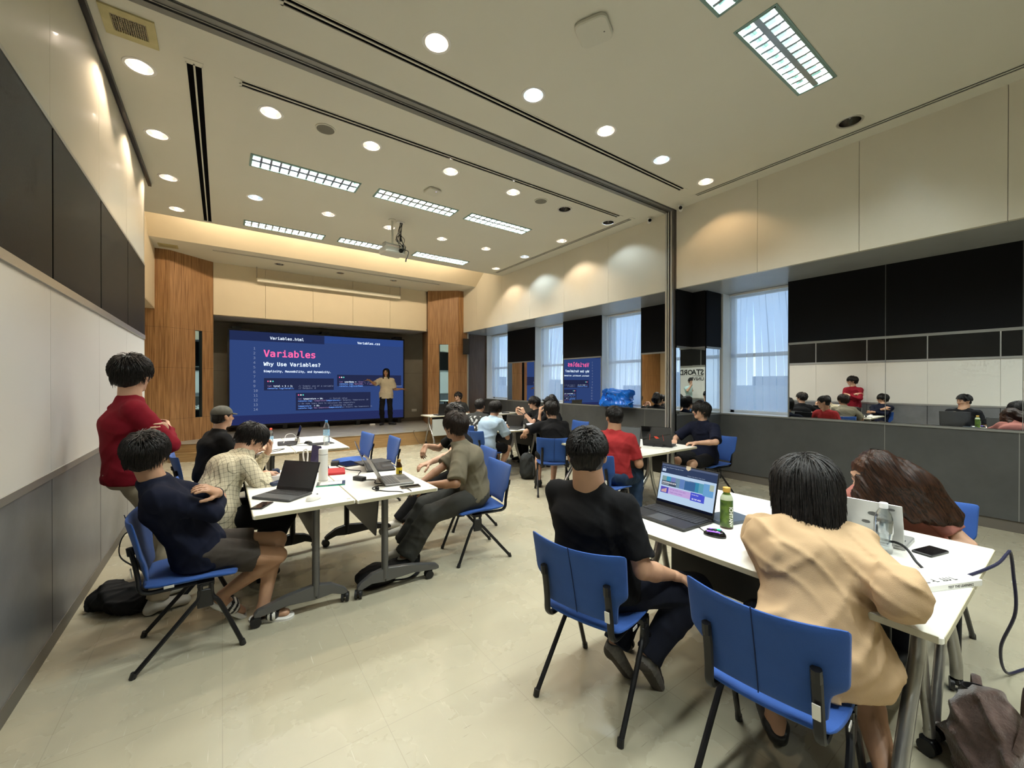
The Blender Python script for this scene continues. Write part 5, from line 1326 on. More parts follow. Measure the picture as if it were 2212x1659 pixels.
t = bottle(1.255, 3.47, 'small brown glass bottle with yellow label and gold cap', [(.024, 0), (.0255, .004), (.0255, .085), (.020, .10), (.0125, .115), (.012, .125)], (.0145, .122, .142), mat('gold_cap', (.42, .24, .05), .35, metal=.4), mat('amber_glass', (.035, .014, .004), .08), None, (.0262, .02, .075, mat('yellow_label', (.85, .62, .04), .4)), name='glass_bottle')
mwb = Matrix.Translation((-.012, -.0270, .028)) @ Matrix.Rotation(-.5, 4, 'Z') @ Matrix.Rotation(PI/2, 4, 'X')
text_mesh('label_print', [('M', 0, 0, .035, .0015)], BLACK, t, mwb, mono=False)
GT = mat('green_label', (.10, .17, .02), .3, var=.75, vscale=28, vcol=(.015, .04, .01))
t = bottle(2.305, 1.175, 'green tea bottle with ochre cap next to the gaming mouse', [(.031, 0), (.033, .006), (.0335, .02), (.0335, .150), (.031, .168), (.022, .185), (.0165, .196), (.0165, .204)], (.0195, .200, .224), mat('ochre_cap', (.55, .33, .06), .4), GT, None, (.0336, .0, .010, mat('amber_glass')), name='tea_bottle')
dv = Vector((-.9, -.8, 0)).normalized()
mwb = Matrix(((0, dv.y*-1, dv.x, dv.x*.0345-.006*dv.y), (0, dv.x, dv.y, dv.y*.0345+.006*dv.x), (-1, 0, 0, .125), (0, 0, 0, 1)))
text_mesh('label_print', [('ICHITAN+', 0, 0, .024, .0008)], mat('label_white', (.85, .87, .8), .5), t, mwb, mono=False)
MB().lathe([(.0337, .158), (.0315, .170), (.0225, .187)], n=20).build('shoulder_band', mat('clear_band', (.45, .50, .35), .3), t)
t = thing('vacuum_flask', 'tall white metal flask in the middle of the left tables', 'flask', (.682, 3.66, TZ)); MB().lathe([(.001, 0), (.034, 0), (.036, .004), (.036, .21), (.036, .215)], n=28).build('flask_body', WHITE, t)
MB().lathe([(.0362, .218), (.0362, .255), (.033, .262), (.001, .263)], n=28).build('lid', WHITE, t); MB().lathe([(.0358, .214), (.0358, .219)], n=28).build('ring', BLACK, t); MB().lathe([(.037, .0), (.037, .006)], n=28).build('base_ring', ALU, t)
t = thing('phone_stand', 'white stand with loop handle propping a dark tablet, behind the flask', 'stand', (.62, 3.98, TZ), .3)
MB().tube(bez([(-.03, 0, .0), (-.035, 0, .10), (-.045, 0, .19), (-.025, 0, .225), (-.005, 0, .19), (-.01, 0, .10)], 6), .007, 8).build('handle', WHITE, t)
t = thing('tablet_sleeve', 'dark violet triangular tablet leaning behind the white flask', 'tablet', (.72, 4.02, TZ), .35)
b = MB(); b.add([(-.10, .0, 0), (.10, 0, 0), (.06, .08, .22), (-.02, .08, .24), (-.10, .012, 0), (.10, .012, 0), (.06, .09, .22), (-.02, .09, .24)], [(0, 1, 2, 3), (7, 6, 5, 4), (0, 4, 5, 1), (1, 5, 6, 2), (2, 6, 7, 3), (3, 7, 4, 0)]); b.build('panel', mat('violet_dark', (.03, .022, .06), .4), t, smooth=False)
def slab(nm, x, y, rz, d, m, lab, cat, r=.008, z=TZ, screen=None, sub='screen'):
    t = thing(nm, lab, cat, (x, y, z), rz); MB().rbox((0, 0, d[2]/2), d, r).build('body', m, t)
    if screen: MB().rbox((0, 0, d[2]+.0003), (d[0]-.008, d[1]-.008, .0006), r*.8).build(sub, screen, t)
    return t
slab('phone', .213, 3.13, -.55, (.075, .15, .009), BLACK, 'black phone lying at the corner of the left table', 'phone', screen=BLACKG)
slab('phone', 2.762, .44, -.25+PI/2, (.075, .155, .011), BLACK, 'black phone lying face up near the girl, on the right table', 'phone', screen=BLACKG)
slab('phone', 1.19, 3.045, 1.45, (.075, .15, .009), mat('phone_bronze', (.10, .08, .06), .3, metal=.4), 'phone lying under the edge of the grey laptop', 'phone', screen=BLACKG, z=TZ)
slab('phone', 4.35, 5.76, .5, (.075, .15, .009), BLACK, 'black phone on the middle table by the pale blue shirted person', 'phone', screen=BLACKG)
slab('notebook', .83, 3.92, -.2, (.16, .22, .022), mat('red_cover', (.45, .015, .02), .55), 'bright red notebook beside the white flask', 'notebook', r=.01)
t = slab('acrylic_sign', .71, 3.50, -.25, (.21, .15, .006), ACRYL, 'clear acrylic card holder with green edge lying by the flask', 'card holder', r=.004)
MB().bb(-.105, .105, -.077, -.075, 0, .006).build('green_edge', mat('green_edge', (.03, .42, .22), .3), t, smooth=False); MB().bb(-.08, .08, -.05, .06, .0065, .007).build('paper_card', mat('pale_paper', (.62, .62, .64), .6), t, smooth=False)
slab('tablet', 1.02, 4.24, .2, (.17, .25, .010), BLACK, 'thin black tablet at the far edge of the left tables', 'tablet', screen=BLACKG)
slab('laptop_closed', 1.24, 4.18, .15, (.30, .21, .018), DGREY, 'closed dark laptop in front of the curly haired person', 'laptop')
slab('laptop_closed', 2.44, 1.24, -.25, (.24, .17, .02), mat('slate_device', (.06, .075, .10), .35), 'closed slate grey tablet lying right of the tea bottle', 'tablet')
slab('paper_sheet', 2.78, 1.38, .1, (.42, .30, .001), mat('pale_blue_paper', (.74, .79, .86), .5), 'large pale blue white sheet of paper on the right table', 'paper', r=.004)
t = slab('game_box', 2.36, .37, -.42, (.32, .13, .024), WHITE, 'long white box with black printed text at the near table corner', 'box', r=.004)
mwx = Matrix.Translation((0, -.0655, .006)) @ Matrix.Rotation(PI/2, 4, 'X'); text_mesh('printing', [('TEST THE LEARNING', -.02, 0, .014, .0003)], BLACK, t, mwx, mono=False)
mwx = Matrix.Translation((0, 0, .0252)); 
for q_ in (('-L  -L  -L  .LU L', -.15, -.045, .034, .0005), ('..   ..   ..', -.13, .02, .034, 0)): text_mesh('print_row', [q_], BLACK, t, mwx, mono=False)
slab('leaflet', 2.50, .36, -.1, (.14, .10, .002), mat('pale_paper'), 'small printed leaflet under the dark cable at the table edge', 'paper', r=.003)
slab('drawing_tablet', 1.06, 5.86, .15, (.30, .17, .010), BLACK, 'black drawing pad on the table by the stage', 'drawing pad')
slab('storage_drive', .72, 5.92, .4, (.09, .06, .015), BLACK, 'small black drive beside the white charger', 'drive')
slab('document_stack', 4.80, 6.12, .3, (.30, .22, .03), mat('lilac_paper', (.70, .70, .82), .5), 'stack of white and lilac papers on the middle table', 'papers')
slab('power_adaptor', .93, 3.50, .5, (.05, .11, .030), BLACK, 'black power brick on the seam between the left tables', 'adaptor')
slab('power_adaptor', .905, 4.28, -.3, (.07, .10, .035), BLACK, 'square black power brick near the thin tablet', 'adaptor')
slab('usb_charger', .83, 6.18, .2, (.055, .055, .06), WHITE, 'cube shaped white charger on the table by the stage', 'charger')
slab('grey_case', .425, 3.93, -.1, (.18, .10, .035), mat('pale_grey_case', (.50, .49, .50), .5), 'pale grey case behind the open black laptop', 'case')
slab('power_bank', .385, 4.12, .1, (.05, .08, .05), mat('navy_plastic', (.01, .025, .06), .3), 'glossy navy power bank by the checked sleeve', 'power bank')
slab('lighter_case', .36, 3.72, -.9, (.05, .14, .03), mat('navy_plastic'), 'dark blue earphone case with strap left of the open black laptop', 'case', r=.02)
slab('white_box', 4.47, 5.95, .3, (.10, .06, .05), WHITE, 'small white box beside the laptop of the pale blue shirted person', 'box')
slab('remote_control', 5.80, 8.98, 1.0, (.05, .18, .02), BLACK, 'left black remote on the far window table', 'remote'); slab('remote_control', 6.15, 8.98, 1.2, (.05, .20, .025), BLACK, 'right black remote on the far window table', 'remote')
def mouse(x, y, rz, lab, m, extra=None):
    t = thing('computer_mouse', lab, 'mouse', (x, y, TZ), rz); S = SDF(); S.ell((0, 0, .004), (.031, .056, .030), .005); S.ell((0, -.012, .008), (.030, .040, .030), .01); S.cuts.append((V3(0, 0, .001), V3(0, 0, -1)))
    v, f = S.mesh(.004); rawmesh('shell', v, f, [m], t); MB().rbox((0, .03, .030), (.006, .018, .008), .003).build('wheel', BLACK if extra else DGREY, t)
    if extra:
        MB().lathe([(.011, .0385), (.0001, .0392)], c=(0, -.02, 0), n=12).build('glowing_logo', emat('green_glow', (.05, 1, .35), 1.6), t)
        for q in (-1, 1): MB().tube([(q*.024, -.03, .031), (q*.021, .035, .028)], .003, 6).build('glowing_strip', emat('violet_glow', (.35, .15, 1), 2), t)
    return t
mouse(.515, 3.10, -1.0, 'white mouse in front of the open black laptop', WHITE); mouse(2.125, 1.145, .3, 'black gaming mouse with green and violet lights', BLACKG, True)
mouse(.93, 5.98, .9, 'black mouse beside the drawing pad by the stage', BLACK); mouse(4.42, 5.62, .2, 'small black mouse on the middle table edge', BLACK)
def cable(nm, pts, r, m, lab, n=8): o = MB().tube(bez(pts, n), r, 6).build(nm, m); tag(o, lab, 'cable'); return o
z = TZ+.004
cable('power_cable', [(.90, 4.2, z), (.96, 3.95, z), (1.03, 3.85, z), (.98, 3.72, z), (.93, 3.56, z), (.95, 3.48, z), (1.03, 3.42, z), (1.0, 3.30, z), (1.09, 3.22, z), (.98, 3.2, z), (.93, 3.14, z), (.99, 3.02, z), (1.08, 2.935, z), (1.12, 2.90, z-.03), (1.15, 2.93, z), (1.13, 3.08, z+.004)], .0035, BLACK, 'black cable winding across the left tables beside the grey laptop')
t = thing('ball_adaptor', 'tiny black ball on the cable near the table edge', 'cable adaptor', (.945, 3.08, TZ+.017)); MB().sphere((0, 0, 0), .017).build('ball', BLACKG, t)
cable('charging_cable', [(.40, 4.10, z+.03), (.46, 4.10, z), (.52, 4.02, z), (.44, 3.98, z+.04), (.36, 4.05, z), (.50, 4.15, z)], .003, WHITE, 'white cable coiled beside the navy power bank')
cable('charging_cable', [(.83, 6.20, z+.055), (.78, 6.24, z+.11), (.70, 6.22, z+.10), (.66, 6.1, z+.02), (.62, 6.0, z)], .003, WHITE, 'white charging cable looping over the laptop by the stage')
cable('mouse_cable', [(.93, 6.03, z), (.80, 6.0, z), (.78, 5.86, z), (.95, 5.75, z), (1.08, 5.72, z)], .0025, BLACK, 'thin mouse cable on the table by the stage')
cable('mouse_cable', [(2.13, 1.20, z), (2.20, 1.28, z), (2.36, 1.32, z), (2.42, 1.42, z), (2.36, 1.47, z), (2.30, 1.42, z)], .0025, BLACK, 'thin black cable behind the gaming laptop')
cable('power_cable', [(.36, 5.5, z), (.50, 5.62, z), (.62, 5.66, z), (.50, 5.50, z), (.32, 5.42, z), (.30, 5.34, z-.02), (.26, 5.36, .45), (.30, 5.5, .12), (.34, 5.55, .02)], .004, BLACK, 'black cable dropping off the table by the stage')
NAVYC = mat('navy_cable', (.02, .02, .05), .4)
cable('extension_cable', [(2.42, .41, z), (2.47, .36, z), (2.46, .33, z), (2.52, .30, z), (2.80, .24, z), (3.02, .225, z), (3.10, .22, z-.01), (3.16, .215, .62), (3.19, .21, .42), (3.25, .26, .20), (3.36, .25, .03), (3.55, .19, .008), (3.8, .05, .008), (4.0, -.2, .008)], .0065, NAVYC, 'dark navy cable hanging off the right table down to the floor', 10)
cable('laptop_cable', [(2.60, .78, z), (2.66, .70, z+.02), (2.60, .52, z+.05), (2.50, .44, z+.015), (2.46, .41, z+.004)], .006, BLACK, 'thick black cable in front of the water bottle')
cable('stage_cable', [(3.95, 9.80, STZ+.006), (3.88, 9.72, STZ+.01), (3.92, 9.68, .20), (4.0, 9.55, .04), (4.25, 9.35, .008), (4.45, 9.3, .008)], .006, mat('brown_cable', (.10, .06, .03), .5), 'brown cable sagging from the stage edge to the floor')
cable('adaptor_cable', [(4.74, 3.05, z), (4.60, 3.02, z+.01), (4.50, 3.10, z), (4.58, 3.16, z), (4.45, 3.2, z)], .003, BLACK, 'thin cable beside the laptop with the red emblem')
t = thing('drink_cup', 'clear cup with yellow drink beside the pale blue shirted person', 'cup', (3.98, 6.08, TZ)); MB().lathe([(.001, .002), (.028, .002), (.036, .12), (.036, .125)], n=18).build('cup', PET, t); MB().lathe([(.001, .004), (.026, .004), (.033, .09), (.001, .09)], n=18).build('drink', mat('yellow_drink', (.75, .50, .18), .3), t); MB().lathe([(.037, .122), (.038, .132), (.030, .14), (.001, .142)], n=18).build('lid', mat('orange_lid', (.8, .55, .22), .4), t)
t = thing('power_strip', 'white power strip with a black plug on the stage edge', 'power strip', (4.72, 10.02, STZ), -.5); MB().rbox((0, 0, .02), (.34, .06, .04), .02).build('strip_body', WHITE, t); MB().box((.0, -.07, .03), (.06, .06, .06)).build('plug', BLACK, t, smooth=False, bevel=.006)
t = thing('chalk_box', 'small cream box on the stage floor under the screen', 'box', (3.52, 11.9, STZ), 0); MB().bb(-.07, .07, -.04, .04, 0, .04).build('box_body', WHITE, t, smooth=False, bevel=.004)

# ================================================================== BAGS
BAGB = cloth('bag_black', (.010, .010, .011), rough=.7)
def softbag(nm, lab, loc, rz, prims, m, h=.012, fold=.012, seed=1, straps=(), cat='backpack', extra=None, strapm=None):
    t = thing(nm, lab, cat, loc, rz); S = SDF()
    for p in prims:
        if p[0] == 'e': S.ell(p[1], p[2], p[3] if len(p) > 3 else .03)
        else: S.cap(*p[1:])
    S.cuts.append((V3(0, 0, .003), V3(0, 0, -1))); v, f = S.mesh(h, noise=folds(fold, 1.0, seed)); rawmesh('bag_body', taubin(v, f, 1), f, [m], t)
    for s in straps: MB().tube(bez(s, 6), .014, 8, flat=.3).build('strap', strapm or m, t)
    if extra: extra(t)
    return t
softbag('backpack', 'slumped black backpack on the floor against the left wall', (-.56, 3.86, 0), -.5, [('e', (0, 0, .07), (.18, .13, .085)), ('e', (-.10, .02, .07), (.12, .12, .08)), ('e', (.07, -.05, .05), (.14, .10, .07))], BAGB, fold=.03, h=.009,
        straps=[[(.16, -.02, .08), (.27, -.04, .06), (.33, -.02, .16), (.24, .02, .14)], [(.10, -.12, .05), (.26, -.12, .03), (.34, -.05, .12)]])
def redpatch(t): MB().rbox((.0, -.105, .17), (.10, .012, .13), .02, R=RX(-.1)).build('red_patch', mat('red_patch', (.20, .03, .02), .6, var=.5, vscale=20), t)
softbag('backpack', 'upright black bag with round handle and red patch behind the navy man chair', (-.42, 4.36, 0), -.4, [('e', (0, 0, .15), (.15, .11, .17)), ('e', (0, .02, .24), (.11, .09, .12))], BAGB, seed=4,
        straps=[[(-.14, -.04, .08), (-.22, -.08, .20), (-.19, -.07, .36), (-.06, -.02, .40), (.02, 0, .33)]], extra=redpatch)
def bptag(t): MB().box((-.16, .02, .10), (.012, .03, .004)).build('tag', WHITE, t)
softbag('backpack', 'flat black backpack lying below the grey laptop table', (1.06, 3.22, 0), .25, [('e', (-.08, 0, .055), (.17, .14, .07)), ('e', (.12, .03, .045), (.18, .11, .06))], BAGB, seed=6, straps=[[(-.02, -.13, .03), (.10, -.17, .02), (.24, -.12, .03), (.26, -.05, .06)], [(.26, .05, .05), (.33, .03, .08), (.30, -.02, .04)]], extra=bptag)
softbag('backpack', 'dark grey backpack standing under the middle tables', (4.06, 5.28, 0), .5, [('c', (0, 0, .10), (0, .02, .30), .13, .11, .04, None, ((1, 0, 0), 1.25)), ('e', (0, -.07, .15), (.13, .07, .12))], cloth('bag_grey', (.035, .038, .038), rough=.75), seed=7,
        straps=[[(-.10, -.12, .36), (-.115, -.16, .24), (-.13, -.15, .08), (-.08, -.13, .05)], [(.08, -.12, .36), (.10, -.16, .24), (.13, -.15, .08)], [(-.04, -.02, .42), (0, -.03, .47), (.04, -.02, .42)]])
softbag('backpack', 'black bag in the shade under the chair of the pale blue shirted person', (3.55, 5.95, 0), .2, [('e', (0, 0, .14), (.18, .12, .15))], BAGB, seed=8)
softbag('backpack', 'black bag on the far chair behind the red polo man', (5.58, 4.78, .0), .3, [('e', (0, 0, .42), (.13, .10, .42))], BAGB, seed=9, h=.016)
FUR = mat('brown_fleece', (.12, .075, .062), .95, bump=1.0, bscale=120, var=.4, vscale=30, sheen=.4)
softbag('tote_bag', 'brown fleecy tote bag on the floor at the bottom right', (2.44, .22, 0), .4, [('c', (0, 0, .08), (0, 0, .24), .13, .10, .04, None, ((1, 0, 0), 1.25))], FUR, seed=10, h=.009, cat='bag', fold=.03,
        straps=[[(-.14, -.02, .22), (-.10, -.07, .38), (-.02, -.09, .40), (.02, -.10, .24), (.03, -.14, .06)], [(.10, .0, .26), (.20, -.02, .30), (.27, -.04, .18), (.26, -.05, .02)]],
        extra=lambda t: (MB().lathe([(.055, -.01), (.060, .06), (.055, .10), (.050, .10), (.052, .0), (.001, -.008)], n=24, c=(.04, .01, .22), R=RY(.15)).build('dark_tumbler', BLACK, t)))
SHB = mat('shiny_blue_vinyl', (.005, .16, .72), .14, spec=.8, bump=.3, bscale=9)
t = softbag('storage_bag', 'big shiny bright blue storage bag on the window sill', (6.62, 5.62, SILL+.003), PI/2, [('c', (-.33, -.04, .05), (.31, -.04, .05), .055, .055, .10), ('c', (-.33, .07, .07), (.31, .08, .05), .06, .06, .10), ('c', (-.34, -.04, .30), (.26, -.03, .32), .05, .05, .10), ('c', (-.33, .07, .27), (.24, .07, .31), .05, .05, .10), ('c', (-.28, .01, .17), (.26, .01, .18), .10, .10, .06), ('e', (.22, .10, .06), (.13, .09, .10), .06)], SHB, seed=12, h=.010, fold=.030, cat='bag')
MB().tube(bez([(.12, .08, .36), (.18, .12, .25), (.22, .12, .05)], 6), .006, 6).tube(bez([(-.35, .0, .33), (-.1, .11, .24), (.1, .1, .34)], 6), .005, 6).build('zip', BLACK, t)
text_mesh('print', [('KEA', -.09, .13, .09, .002)], mat('navy_print', (.0, .02, .25), .4), t, Matrix(((1, 0, 0, -.05), (0, 0, -1, .165), (0, 1, 0, 0), (0, 0, 0, 1))) if False else Matrix(((-1, 0, 0, .05), (0, 0, 1, .155), (0, 1, 0, 0), (0, 0, 0, 1))), mono=False)
# ================================================================== PEOPLE
def PW(label, loc, deg, P):
    """same as person(), but wrist, ankle targets and directions given in world coordinates under keys with prefix w_"""
    a = math.radians(deg); c, s = math.cos(a), math.sin(a); l0 = np.array([loc[0], loc[1], loc[2] if len(loc) > 2 else 0.])
    def D(v): v = np.array(v, float); return np.array([c*v[0]-s*v[1], s*v[0]+c*v[1], v[2]])
    def Lc(v): return D(np.array(v, float)-l0)
    Q = dict(P)
    for k in list(Q):
        if k.startswith('w_'):
            v = Q.pop(k); Q[k[2:]] = Lc(v) if k[2:4] in ('wr', 'an') else D(v)
    for k in ('handR', 'handL'):
        if Q.get(k):
            h = dict(Q[k])
            for q in ('wd', 'wn'):
                if q in h: h[q[1]] = tuple(D(h.pop(q)))
            Q[k] = h
    if 'whead' in Q:
        hd, hp, hr = Q.pop('whead'); Q['head'] = (math.radians(hd-deg), math.radians(hp), math.radians(hr))
    if 'wlean' in Q: v = D(tuple(Q.pop('wlean'))+(0,)); Q['lean'] = (v[0], v[1], 0)
    return person(label, loc, a, Q)#DBG
C_BLACK = cloth('black_tee', (.008, .008, .009)); C_NAVY = cloth('navy', (.007, .009, .022)); C_RED = cloth('dark_red', (.20, .008, .018)); C_POLO = cloth('red_polo', (.30, .024, .026))
C_BEIGE = cloth('beige', (.50, .345, .20), var=.06); C_OLIVE = cloth('olive', (.17, .15, .105)); C_LBLUE = cloth('pale_blue', (.36, .48, .60)); C_CREAM = cloth('cream_tee', (.62, .55, .42))
C_PINK = cloth('dusty_pink', (.40, .16, .13)); C_TEAL = cloth('pale_teal', (.38, .50, .48)); C_GRT = cloth('charcoal_tee', (.035, .035, .033))
T_BLACK = cloth('black_trousers', (.010, .010, .011)); T_NAVY = cloth('navy_trousers', (.012, .014, .024)); T_GREY = cloth('grey_trousers', (.055, .055, .05)); T_DS = cloth('brown_shorts', (.050, .042, .036)); T_JEAN = cloth('blue_denim', (.030, .055, .11), var=.45); T_KHAKI = cloth('khaki_trousers', (.42, .36, .26))
SHW = mat('white_shoe', (.52, .50, .44), .5); SHG = mat('grey_shoe', (.16, .15, .14), .6, var=.5, vscale=30); SOLD = mat('sole_dark', (.05, .042, .035), .7); SOLW = mat('sole_white', (.62, .60, .54), .5)
def plaid():
    m = cloth('cream_check', (.64, .58, .42), rough=.8); t, b = nodes(m); N = t.nodes; L = t.links
    tc = N.new('ShaderNodeTexCoord'); mp = N.new('ShaderNodeMapping'); mp.inputs['Rotation'].default_value = (.0, .55, 0); sp = N.new('ShaderNodeSeparateXYZ'); L.new(tc.outputs['Object'], mp.inputs[0]); L.new(mp.outputs[0], sp.inputs[0])
    def line(o, k):
        a = N.new('ShaderNodeMath'); a.operation = 'MULTIPLY'; a.inputs[1].default_value = k; L.new(o, a.inputs[0]); f = N.new('ShaderNodeMath'); f.operation = 'FRACT'; L.new(a.outputs[0], f.inputs[0])
        c = N.new('ShaderNodeMath'); c.operation = 'LESS_THAN'; c.inputs[1].default_value = .10; L.new(f.outputs[0], c.inputs[0]); return c.outputs[0]
    ad = N.new('ShaderNodeMath'); ad.operation = 'ADD'; L.new(line(sp.outputs[1], 38), ad.inputs[0]); a2 = N.new('ShaderNodeMath'); a2.operation = 'ADD'; L.new(line(sp.outputs[2], 30), a2.inputs[0]); L.new(line(sp.outputs[0], 38), a2.inputs[1]); L.new(a2.outputs[0], ad.inputs[1])
    cl = N.new('ShaderNodeMath'); cl.operation = 'MULTIPLY'; cl.inputs[1].default_value = .55; cl.use_clamp = True; L.new(ad.outputs[0], cl.inputs[0])
    x = N.new('ShaderNodeMixRGB'); x.inputs[1].default_value = (.64, .58, .42, 1); x.inputs[2].default_value = (.10, .09, .06, 1); L.new(cl.outputs[0], x.inputs[0]); L.new(x.outputs[0], b.inputs['Base Color']); return m
C_CHECK = plaid()
tuck = dict(w_lpR=(0, 0, 1), w_lpL=(0, 0, 1))

# front man in black, seen from behind
J = {}
J['front'] = PW('man in plain black T-shirt seen from behind at the front table', (1.555, 1.45), 80, dict(h=.0085, hh=.0048, skin='mid', style='fade', hair=HB, locks=2600, lockkw=dict(length=.035, wid=.0028, spiky=.35, lift=.003, zmin=-.05),
    top=C_BLACK, fat=1.24, sw=1.17, loose=1.15, slen=.80, armfat=1.18, bottom=T_NAVY, shoes='x', shoem=SHG, solem=SOLD, w_wrR=(1.78, 1.16, .62), w_wrL=(1.78, 1.62, .62), poleR=(.3, -.3, -1), poleL=(-.3, -.4, -1),
    pel=(0, -.01, .575), wlean=(-.05, .0), headoff=(.005, -.01, -.01), whead=(47, -6, 0), w_anR=(1.72, 1.27, .19), w_anL=(1.68, 1.44, .17), w_lpR=(.8, -.42, .6), w_lpL=(1, -.1, .5), toR=np.array([.1, .55, -.8]), toL=np.array([.25, .5, -.75]), seed=3, hs=1.03, hem=.06, collar=.03, neckf=.1, legw=1.1, fold=.007))
# woman in the oversized beige shirt
J['woman'] = PW('woman with black bob in an oversized beige shirt, leaning on the front table', (1.82, .60), 56, dict(h=.0085, hh=.0048, skin='mid', style='bob', hair=HB, locks=5200, lockkw=dict(length=.265, wid=.0032, lift=.005), scale=.95, top=C_BEIGE, sleeve='oversize', loose=1.9, fat=1.10, sw=.98,
    pel=(0, -.02, .57), lean=(.03, .20, 0), headoff=(.01, .045, -.05), shyaw=-.06, bottom=T_NAVY, legs='short', shortf=.9, shoes='flat', shoem=BLACK, solem=BLACK, shoetop=-.035, w_wrR=(1.97, .57, .83), w_wrL=(2.33, .98, .80), w_poleR=(-.7, -.6, -.3), w_poleL=(-.2, .6, -.5),
    whead=(64, -24, 0), w_anR=(1.94, .40, .09), w_anL=(1.97, .79, .09), seed=21, hem=.10, fold=.019, fscale=.75, hs=1.12, hv=1.18, collar=-.005, handR=dict(curl=.7), handL=dict(curl=.5),
    extra_top=[((-.06, -.05, .53), (.12, -.03, .53), .115, .115, .06)]))
# long haired girl in pink
def girl():
    hl = []
    return PW('girl with very long dark brown hair and dusty pink top, bowing over the table', (3.42, .61), 277, dict(h=.011, hh=.0055, skin='light', style='long', hair=HBR, locks=0, sw=.85, scale=.92, top=C_PINK, pel=(0, 0, .55), lean=(.07, .20, 0), bottom=T_NAVY, shoes='x', headoff=(.04, .02, -.05),
        w_wrR=(2.99, .86, .77), w_wrL=(3.12, .55, .62), w_poleR=(.1, .8, -.5), w_poleL=(.2, -.8, -.4), whead=(305, -30, -14), w_anR=(3.1, .85, .085), w_anL=(3.1, .6, .085), seed=6, hs=.98))
gr, gj = girl(); J['girl'] = (gr, gj)
# front man in navy with crossed arms
J['navy'] = PW('man in navy long sleeve and brown shorts with arms crossed, seated by the left wall', (-.10, 3.12), 86, dict(h=.0085, hh=.005, skin='mid', style='mop', hair=HB, locks=2600, lockkw=dict(length=.075, wid=.0034, lift=.004), top=C_NAVY, sleeve='long', slf=.74, loose=1.25, bottom=T_DS, legs='short', shortf=.66, legw=1.08,
    shoes='sandal', pel=(0, -.03, .56), lean=(.04, -.19, 0), hunch=.4, whead=(28, -4, 0), headoff=(0, .0, 0), w_wrR=(.00, 3.19, .82), w_wrL=(-.02, 2.97, .90), w_poleR=(.2, -.9, -.35), w_poleL=(.2, .9, -.35), handL=dict(wd=(-.55, -.55, .45), wn=(-.5, .2, -.6), curl=.35), handR=dict(wd=(-.2, .9, -.1), wn=(-1, 0, 0), curl=.4),
    w_anR=(.0, 3.25, .17), w_anL=(.22, 3.13, .085), w_lpR=(1, -.25, .4), w_lpL=(1, .1, .5), w_toR=(.75, .05, -.62), w_toL=(.8, -.45, 0), seed=8, hem=.10, fold=.008, fat=1.02))
# standing man in dark red
J['red'] = PW('standing man in dark red sweatshirt leaning on the left wall with arms crossed', (-.55, 3.70, 0), 72, dict(h=.010, hh=.0055, stand=True, skin='light', style='mop', hair=HB, locks=1800, lockkw=dict(length=.08, wid=.0036), scale=1.05, top=C_RED, sleeve='long', slf=.85, loose=1.3, bottom=T_KHAKI, shoes='x', shoem=SHW, solem=SOLW,
    pel=(0, .04, .945), lean=(0, .01, 0), whead=(32, -3, 0), w_wrR=(-.31, 3.74, 1.22), w_wrL=(-.32, 3.60, 1.25), w_poleR=(.3, -.9, -.5), w_poleL=(.3, .9, -.5), handR=dict(wd=(-.1, .9, .2), wn=(-1, 0, 0), curl=.3), handL=dict(wd=(0, -.9, 0), wn=(-1, 0, 0), curl=.4), seed=9, hem=.06,
    w_anR=(-.36, 3.62, .085), w_anL=(-.36, 3.84, .085), glasses=True, fold=.008))
# plaid man
J['plaid'] = PW('man in cream checked shirt hunched over the left table with a hand near his mouth', (-.03, 3.84), 80, dict(h=.009, hh=.005, skin='light', style='mop', hair=HB, locks=2200, lockkw=dict(length=.075, wid=.0034), top=C_CHECK, scale=1.04, sleeve='long', slf=.90, loose=1.7, fat=1.18, bottom=T_BLACK, shoes='x', pel=(0, -.02, .565), wlean=(.20, .22), hunch=2.0,
    whead=(78, -38, 0), w_wrR=(.285, 3.93, .80), w_wrL=(.34, 4.27, .93), w_poleR=(-.1, -1, -.3), w_poleL=(.2, .6, -.8), handL=dict(wd=(.15, -.15, .9), wn=(-.9, -.2, .0), curl=.9), handR=dict(wd=(.6, .5, -.1), wn=(0, 0, -1), curl=.6),
    w_anR=(.20, 3.78, .085), w_anL=(.25, 4.1, .085), seed=11, hem=.10, fold=.010, headoff=(0, .0, -.03)))
# cap man
J['cap'] = PW('person in black with a faded grey cap, seated by the table near the stage', (-.12, 5.42), 70, dict(h=.012, hh=.006, skin='light', style='short', hair=HB, locks=0, hv=.97, cap=mat('grey_cap', (.10, .10, .085), .85, var=.3, vscale=20), top=C_BLACK, sleeve='short', loose=1.3, bottom=T_BLACK, shoes='x', pel=(0, 0, .56), lean=(0, .10, 0),
    whead=(62, 0, 0), w_wrR=(.33, 5.38, .79), w_wrL=(.34, 5.7, .79), w_anR=(.3, 5.4, .085), w_anL=(.3, 5.65, .085), seed=12))
